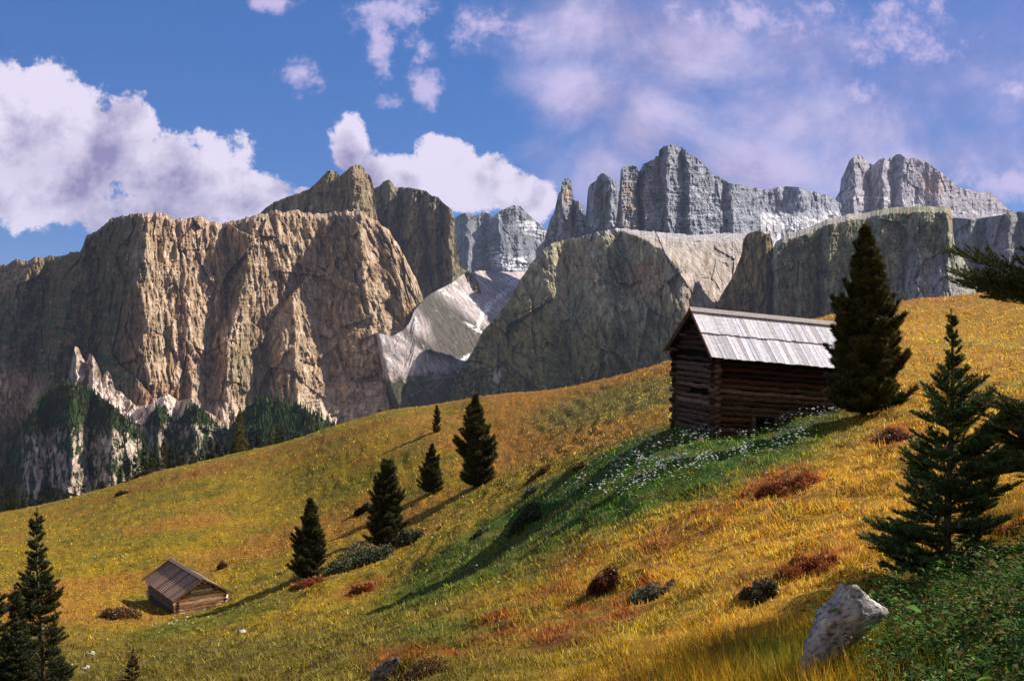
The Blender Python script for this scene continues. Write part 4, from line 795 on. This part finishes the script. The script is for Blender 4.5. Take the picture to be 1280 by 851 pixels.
# conifers beyond the crest on the left
proto = []
for i, (tipc, colc) in enumerate([((.05, .055, .02), (.02, .034, .012)), ((.11, .09, .03), (.04, .05, .016)), ((.24, .19, .04), (.12, .11, .022))]):
    r = conifer('spruce', np.zeros(3), 10., lambda t: 2.1*(max(0., 1-t)**.8)+.1, 20, 8, -5, 35, .2, .4, .38, .12, 14, colc, .45, tipc, 70+i, twigs=(.45, .3, 3), trunk_r=.16)
    proto.append(r)
def copy_tree(o):
    c = o.copy(); COL.objects.link(c)
    for ch in o.children: d = ch.copy(); COL.objects.link(d); d.parent = c
    return c
crest = [(-60,650),(0,642),(60,632),(100,620),(150,606),(200,590),(250,578),(300,567),(350,554),(400,540),(430,532)]
BG = [(300,512,58,2),(347,530,34,1),(352,535,28,0),(337,537,30,1),(180,552,52,0),(190,560,44,1),(205,548,50,1),(214,556,40,0),(228,560,40,1),(240,556,40,1),(252,560,34,0),(262,548,40,0),(272,552,34,0),(282,556,30,0),(168,568,40,0),(160,575,34,0),(150,580,30,0),(140,590,26,1),(128,598,20,0),(116,604,22,1),(104,600,26,0),(94,606,20,0),(84,612,18,0),(74,610,22,1),(62,606,28,0),(52,610,26,0),(40,612,30,0),(30,612,32,0),(20,606,38,1),(10,604,42,0),(0,610,40,0),(-14,600,50,0),(-30,604,50,1),(312,538,32,0),(322,540,28,0),(364,542,22,0),(374,542,18,1),(384,540,18,0),(222,566,28,0),(198,572,28,0),(182,576,26,0),(245,568,22,1),(266,566,18,0),(360,538,20,1),(292,548,26,0)]
used = [0, 0, 0]; rr = random.Random(4); NBG = 0
for (px, top, vis, kind) in BG:
    Y = 168+rr.uniform(-8, 46); x = (px-CX)/F*Y; z = h(x, Y)[0]; hh = -Y*(top-CY)/F-z
    o = proto[kind] if not used[kind] else copy_tree(proto[kind]); used[kind] = 1
    if hh < 2: hh = 2
    o.location = (x, Y, z); o.rotation_euler = (0, 0, rr.uniform(0, 6.28)); s = hh/10; w = min(s, 1.25)*rr.uniform(.8, 1.1)
    o.scale = (w, w, s)
    if kind == 2: tag(o, 'single yellow green conifer rising above the left crest', 'tree')
    elif kind == 1: tag(o, 'olive brown conifer among the row beyond the left crest of the meadow', 'tree', 'conifers beyond the left crest, olive ones')
    else: tag(o, 'dark green conifer among the row beyond the left crest of the meadow', 'tree', 'conifers beyond the left crest, dark ones')

# broad leaved ground cover in the right corner
def dgc(px, py, x, y): return np.clip(ell(px, py, 1230, 800, 165, 84)+ell(px, py, 1330, 800, 200, 130), 0, 1)
n = 26000; P = scatter(n, ymax=9.2, dens=dgc); V = []; C = []
rs = np.random.default_rng(5)
big = rs.random(n) < .06
cn = np.clip(.5+1.6*fbm(P[:, 0]/.45, P[:, 1]/.45, 3, 66), 0, 1.3); cs = fbm(P[:, 0]/.3, P[:, 1]/.3, 2, 67)
for i in range(n):
    a = rs.uniform(0, 6.28); L = rs.uniform(.022, .055)*(1.8 if big[i] else 1)*(1+1.1*max(0, float(cs[i]))); up = rs.uniform(.1, 1.1); w = L*rs.uniform(.12, .24)
    d = np.array([math.cos(a), math.sin(a), up]); d /= np.linalg.norm(d); s = np.array([-math.sin(a), math.cos(a), rs.uniform(-.4, .4)]); b = P[i]+np.array([0, 0, rs.uniform(0, .07+.26*cn[i])])
    m = b+d*L*.5; e = b+d*L-np.array([0, 0, L*.35]); V += [b, m+s*w, e, m-s*w]
    c = np.array([.05+.03*cs[i], .11, .018])*rs.lognormal(0, .5); q = rs.random()
    if q < .07: c = np.array([.34, .30, .07])*rs.uniform(.6, 1.1)
    elif q < .11: c = np.array([.26, .12, .04])
    elif q < .2: c = np.array([.14, .20, .05])
    C += [c]*4
o = npmesh('leafy_plants', np.array(V), np.arange(n*4).reshape(-1, 4), M_cover, cols=np.array(C), smooth=False); tag(o, 'dense dark green leafy ground cover in the lower right corner', 'ground cover', kind='stuff')
# one dock like plant with broad upright leaves
def dock(px, py, col, label, sc=1., seed=1):
    rs = np.random.default_rng(seed); p = gp(px, py); root = empty('dock_plant', tuple(p))
    for i in range(7):
        a = 2*math.pi*i/7+rs.uniform(-.3, .3); L = .2*sc*rs.uniform(.7, 1.1); Vv = []
        for j in range(7):
            t = j/6; w = .036*sc*math.sin(math.pi*min(1, t*.95+.05))**.8; r = L*t*.75; z = L*(1.0*t-.75*t*t)
            for sg in (-1, 0, 1): Vv.append((math.cos(a)*r-math.sin(a)*w*sg, math.sin(a)*r+math.cos(a)*w*sg, z+abs(sg)*w*.35+.01))
        npmesh('leaf', np.array(Vv), grid_faces(7, 3), M_leaf, root, np.tile(np.array(col)*rs.uniform(.7, 1.2), (21, 1)))
    tag(root, label, 'plant')
dock(1244, 775, (.30, .25, .05), 'broad leaved plant with a large yellowish leaf in the right corner', 1.3, 1)
dock(1090, 812, (.07, .14, .025), 'broad green leaved plant beside the pale rock', .8, 2)
dock(1210, 832, (.06, .13, .03), 'broad dark green leaved plant at the bottom right edge', 1., 3)

# rocks
def rock(px, py, outline, depth, label, seed, name='rock', col=(.46, .44, .44), dark=(.09, .08, .07), grp=None):
    """outline: width/height pixels of stacked sections from the foot up: (dx0, dx1, up)"""
    p = gp(px, py); k = p[1]/F; nu = 56; V = []; C = []
    secs = np.array(outline, float); tt = np.linspace(0, 1, 40)
    ups = np.interp(tt, np.linspace(0, 1, len(secs)), secs[:, 2]); a0 = np.interp(tt, np.linspace(0, 1, len(secs)), secs[:, 0]); a1 = np.interp(tt, np.linspace(0, 1, len(secs)), secs[:, 1])
    an = 2*math.pi*np.arange(nu)[None, :]/nu; A0 = a0[:, None]; A1 = a1[:, None]; UPS = np.broadcast_to(ups[:, None], (40, nu)).copy()
    cx = (A0+A1)/2; rx = (A1-A0)/2; x = cx+rx*np.cos(an); y = depth/2*np.sin(an)*(rx/((secs[:, 1]-secs[:, 0]).max()/2))**.7
    nz = fbm(x/13+seed, UPS/9+y/11, 4, seed)*3+facet((x+y*.6)/9+seed, UPS/13+y/20+2, seed+4, 1.)*5+facet((x-y)/4+seed, UPS/5+y/9, seed+8, 1.)*1.4
    f = 1+nz/np.maximum(14, rx+6); base_i = (np.arange(40) > 0)[:, None]
    V = (np.stack([cx+(x-cx)*f, y*f, UPS+nz*.35*base_i], -1)*k).reshape(-1, 3)
    mm = sstep(.05, .4, fbm(x/6+seed, UPS/5+y/5, 4, seed+9)).ravel()[:, None]; C = np.array(col)*(1-mm)+np.array(dark)*mm
    V = np.array(V)
    o = npmesh(name, V, grid_faces(40, nu, True), M_stone, cols=np.array(C)); me = o.data
    o.location = tuple(p); tag(o, label, 'rock', grp); return o
rock(1040, 838, [(-42, -8, -22), (-41, -6, 4), (-35, 12, 20), (-28, 30, 36), (-22, 46, 52), (-18, 64, 66), (-12, 70, 74), (-4, 54, 84), (3, 40, 95), (8, 32, 103), (14, 26, 106)], 44, 'jagged pale grey rock sticking out of the grass in the right foreground', 3)
rock(484, 846, [(-20, 20, -6), (-18, 18, 6), (-12, 18, 12), (-4, 18, 19), (8, 16, 24), (12, 13, 25)], 16, 'half buried dark rock with white edges at the bottom of the meadow', 8, col=(.22, .20, .18), dark=(.05, .04, .03))
for i, (px, py, w, lb) in enumerate([(1118, 818, 14, 'small white stone in the leafy ground right of the pale rock'), (1247, 812, 12, 'small round pale stone near the right edge among leaves'), (113, 818, 14, 'small pale stone beside the lower left spruces'), (106, 836, 12, 'small pinkish stone at the foot of the lower left spruces'), (302, 790, 16, 'flat pale stone in the grass below the small hut'), (778, 540, 9, 'small pale stone on the bright grass strip left of the log hut'), (972, 802, 10, 'small white flat stone left of the pale rock')]):
    rock(px, py, [(-w*.3, w*.3, -2), (-w*.32, w*.35, w*.06), (-w*.26, w*.28, w*.14), (-w*.1, w*.15, w*.2), (-1, 1, w*.21)], w*.8, lb, 20+i, name='stone')

# ------------------------------------------------------------------ sky with clouds, sun, camera
W = bpy.data.worlds.new('World'); SC.world = W; W.use_nodes = True
nt = W.node_tree; L = nt.links; bg = nt.nodes['Background']
elev = math.asin(SUN[2]); rot = math.atan2(SUN[0], SUN[1])
sky = N(nt, 'ShaderNodeTexSky', sky_type='NISHITA'); sky.sun_disc = False; sky.sun_elevation = elev; sky.sun_rotation = rot
sky.altitude = 2000; sky.air_density = 1.0; sky.dust_density = .3; sky.ozone_density = 3
def S(v):
    return v
def M(op, a, b=None, c=None, clamp=False):
    n = N(nt, 'ShaderNodeMath', operation=op); n.use_clamp = clamp
    for i, v in enumerate((a, b, c)):
        if v is None: continue
        if isinstance(v, (int, float)): n.inputs[i].default_value = v
        else: L.new(v, n.inputs[i])
    return n.outputs[0]
def MR(v, a, b, c=0., d=1.):
    n = N(nt, 'ShaderNodeMapRange', interpolation_type='SMOOTHSTEP'); L.new(v, n.inputs[0])
    for i, q in enumerate((a, b, c, d)): n.inputs[i+1].default_value = q
    return n.outputs[0]
def MIX(f, a, b, mode='MIX'):
    n = N(nt, 'ShaderNodeMix', data_type='RGBA', blend_type=mode)
    if isinstance(f, (int, float)): n.inputs[0].default_value = f
    else: L.new(f, n.inputs[0])
    for i, v in ((6, a), (7, b)):
        if isinstance(v, tuple): n.inputs[i].default_value = v+(1,)
        else: L.new(v, n.inputs[i])
    return n.outputs[2]
tc = N(nt, 'ShaderNodeTexCoord'); sx = N(nt, 'ShaderNodeSeparateXYZ'); L.new(tc.outputs['Generated'], sx.inputs[0])
yy = M('MAXIMUM', M('ABSOLUTE', sx.outputs[1]), .08)
U = M('DIVIDE', sx.outputs[0], yy); V_ = M('DIVIDE', sx.outputs[2], yy)
cb = N(nt, 'ShaderNodeCombineXYZ'); L.new(U, cb.inputs[0]); L.new(V_, cb.inputs[1]); P2 = cb.outputs[0]
def noise(vec, scale, det=8, rough=.55, off=(0, 0, 0), sc=(1, 1, 1), dist=0.):
    mp = N(nt, 'ShaderNodeMapping'); mp.inputs['Location'].default_value = off; mp.inputs['Scale'].default_value = sc; L.new(vec, mp.inputs[0])
    n = N(nt, 'ShaderNodeTexNoise'); n.inputs['Scale'].default_value = scale; n.inputs['Detail'].default_value = det
    n.inputs['Roughness'].default_value = rough; n.inputs['Distortion'].default_value = dist; L.new(mp.outputs[0], n.inputs['Vector']); return n.outputs[0]
def VMA(v, sc_, ad):
    n = N(nt, 'ShaderNodeVectorMath', operation='MULTIPLY_ADD'); L.new(v, n.inputs[0]); n.inputs[1].default_value = sc_; n.inputs[2].default_value = ad
    l = N(nt, 'ShaderNodeVectorMath', operation='LENGTH'); L.new(n.outputs[0], l.inputs[0]); return l.outputs['Value']
def blobs(lst):
    out = None
    for (x, y, rx, ry, a) in lst:
        d = VMA(P2, (F/rx, F/ry, 0), (-(x-CX)/rx, -(CY-y)/ry, 0))
        v = M('MULTIPLY_ADD', d, -a, 1.6*a)
        out = v if out is None else M('SMOOTH_MAX', out, v, .25)
    return out
front = M('GREATER_THAN', sx.outputs[1], 0.0)
CUM = [(50,250,120,34,.9),(190,264,130,30,.9),(-60,230,110,60,.9),(-60,170,150,95,1),(30,150,90,66,1),(115,190,90,62,1),(158,165,40,44,1),(220,220,95,56,1),(300,246,62,36,1),(60,235,90,40,.8),
       (436,186,24,40,1),(466,220,40,30,1),(510,225,34,30,1),(552,205,40,36,1),(602,232,56,34,1),(655,250,36,26,1),(385,240,20,8,.8)]
WSP = [(340,2,34,14,1),(378,90,34,20,1),(488,10,52,24,1),(474,66,16,34,1),(528,62,18,22,1),(534,110,22,24,1),(488,128,22,10,.9),(610,38,46,26,1),(1130,45,70,36,.9),(1080,120,60,24,.6),(1268,112,26,18,1),(1250,232,56,22,1),(930,20,130,24,.6)]
SFT = [(770,30,150,50,.9),(1000,60,120,60,.6),(900,212,130,46,1),(1085,165,90,60,.8),(1000,150,110,60,.6),(735,120,80,44,1),(800,160,70,70,1),(840,60,110,60,1),(765,220,60,50,1),(690,215,50,50,.5),(960,222,120,36,1),(1140,205,160,44,.8),(1160,90,170,90,.45)]
n_big = noise(P2, 8.5, 7, .56, (3.1, 1.2, 0)); n_hi = noise(P2, 27, 6, .68, (7, 2, 0)); n_s = noise(P2, 6, 7, .62, (1, 9, 2), (1, 1.35, 1), .25)
b_big = noise(P2, 8.5, 6, .56, (3.1-.05, 1.2-.05, 0)); b_hi = noise(P2, 27, 4, .62, (7-.2, 2-.2, 0))
def dsum(base, *terms):
    out = base
    for n, k in terms: out = M('MULTIPLY_ADD', n, k, M('SUBTRACT', out, .5*k))
    return out
dc = dsum(blobs(CUM), (n_big, 1.5), (n_hi, 1.9))
mc = M('MULTIPLY', MR(dc, .44, .74), front)
dw = dsum(blobs(WSP), (n_big, 1.6), (n_hi, 4.2))
mw = M('MULTIPLY', MR(dw, .35, 1.55), front)
ds = dsum(blobs(SFT), (n_s, 2.6), (n_hi, .9))
ms = M('MULTIPLY', MR(ds, -.05, 1.7), front)
# relief inside the clouds: density here against density a step towards the sun
rl = M('ADD', M('MULTIPLY', M('SUBTRACT', n_big, b_big), 1.5), M('MULTIPLY', M('SUBTRACT', n_hi, b_hi), .8))
lowk = MR(V_, .10, .30, -.10, .06)
lit = M('ADD', M('ADD', M('MULTIPLY_ADD', rl, 2.1, .68), lowk), MR(dc, .5, 1.7, .22, -.22), clamp=True)
lit = M('SUBTRACT', lit, M('MAXIMUM', M('MULTIPLY', blobs([(70,205,100,30,.5),(160,180,80,14,.3)]), .38), 0.0), clamp=True)
KS = 9.0
c_cum = MIX(lit, (.25*KS, .225*KS, .42*KS), (.78*KS, .71*KS, .88*KS))
c_w = (.60*KS, .52*KS, .80*KS); c_s = MIX(MR(n_s, .35, .65), (.34*KS, .31*KS, .55*KS), (.62*KS, .54*KS, .80*KS))
base = MIX(1.0, sky.outputs[0], SKYTINT, 'MULTIPLY')
base = MIX(.6, base, (.034*KS, .140*KS, .43*KS))
# violet veil of thin high cloud towards the right
veil = M('MULTIPLY', M('MULTIPLY', MR(U, -.05, .5), front), MR(noise(P2, 3.2, 4, .55, (4, 4, 1), (1, 1.7, 1)), .3, .75, .15, .8))
base = MIX(M('MULTIPLY', veil, .75), base, (.25*KS, .25*KS, .56*KS))
base = MIX(M('MULTIPLY', ms, .92), base, c_s)
base = MIX(M('MULTIPLY', mw, .85), base, c_w)
base = MIX(mc, base, c_cum)
# unseen bright cloud behind the camera, added as fill for camera-facing shade
fill_ = M('MULTIPLY', MR(sx.outputs[1], -.02, -.35), MR(n_s, .30, .52))
fill_ = M('MULTIPLY', fill_, MR(sx.outputs[2], -.05, .05))
base = MIX(fill_, base, (BACKFILL*1.0*KS, BACKFILL*.93*KS, BACKFILL*.84*KS))
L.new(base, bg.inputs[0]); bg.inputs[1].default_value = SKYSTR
ld = bpy.data.lights.new('sun', 'SUN'); ld.energy = SUNSTR; ld.angle = math.radians(.5); ld.color = (1, .92, .78)
lo = bpy.data.objects.new('sun', ld); COL.objects.link(lo)
lo.rotation_euler = Vector(SUN).to_track_quat('Z', 'Y').to_euler()
cd = bpy.data.cameras.new('camera'); cd.sensor_width = 36; cd.lens = 36*F/1280; cd.clip_start = .1; cd.clip_end = 60000
co = bpy.data.objects.new('camera', cd); COL.objects.link(co); co.rotation_euler = (math.pi/2, 0, 0); SC.camera = co
SC.render.resolution_x = 1024; SC.render.resolution_y = 680
SC.view_settings.view_transform = 'Standard'; SC.view_settings.look = 'None'; SC.view_settings.exposure = EXPO; SC.view_settings.gamma = 1
SC.render.engine = 'CYCLES'

W.cycles.sampling_method = 'MANUAL'; W.cycles.sample_map_resolution = 256
SC.cycles.max_bounces = 5; SC.cycles.diffuse_bounces = 2; SC.cycles.glossy_bounces = 1; SC.cycles.transmission_bounces = 2; SC.cycles.volume_bounces = 0
# the air: one closed box of even haze round everything
hm = bpy.data.materials.new('haze'); hm.use_nodes = True; hn = hm.node_tree; hn.nodes.remove(hn.nodes['Principled BSDF'])
pv = hn.nodes.new('ShaderNodeVolumePrincipled'); pv.inputs['Color'].default_value = HAZECOL+(1,); pv.inputs['Density'].default_value = HAZE; pv.inputs['Anisotropy'].default_value = 0
hn.links.new(pv.outputs[0], hn.nodes['Material Output'].inputs['Volume'])
hb = PB(); hb.box((-31000, -31000, -434), (62000, 0, 0), (0, 62000, 0), (0, 0, 434+1300)); ho = hb.build('haze', hm)
tag(ho, 'thin blue air haze over the far mountains', 'haze', kind='stuff')
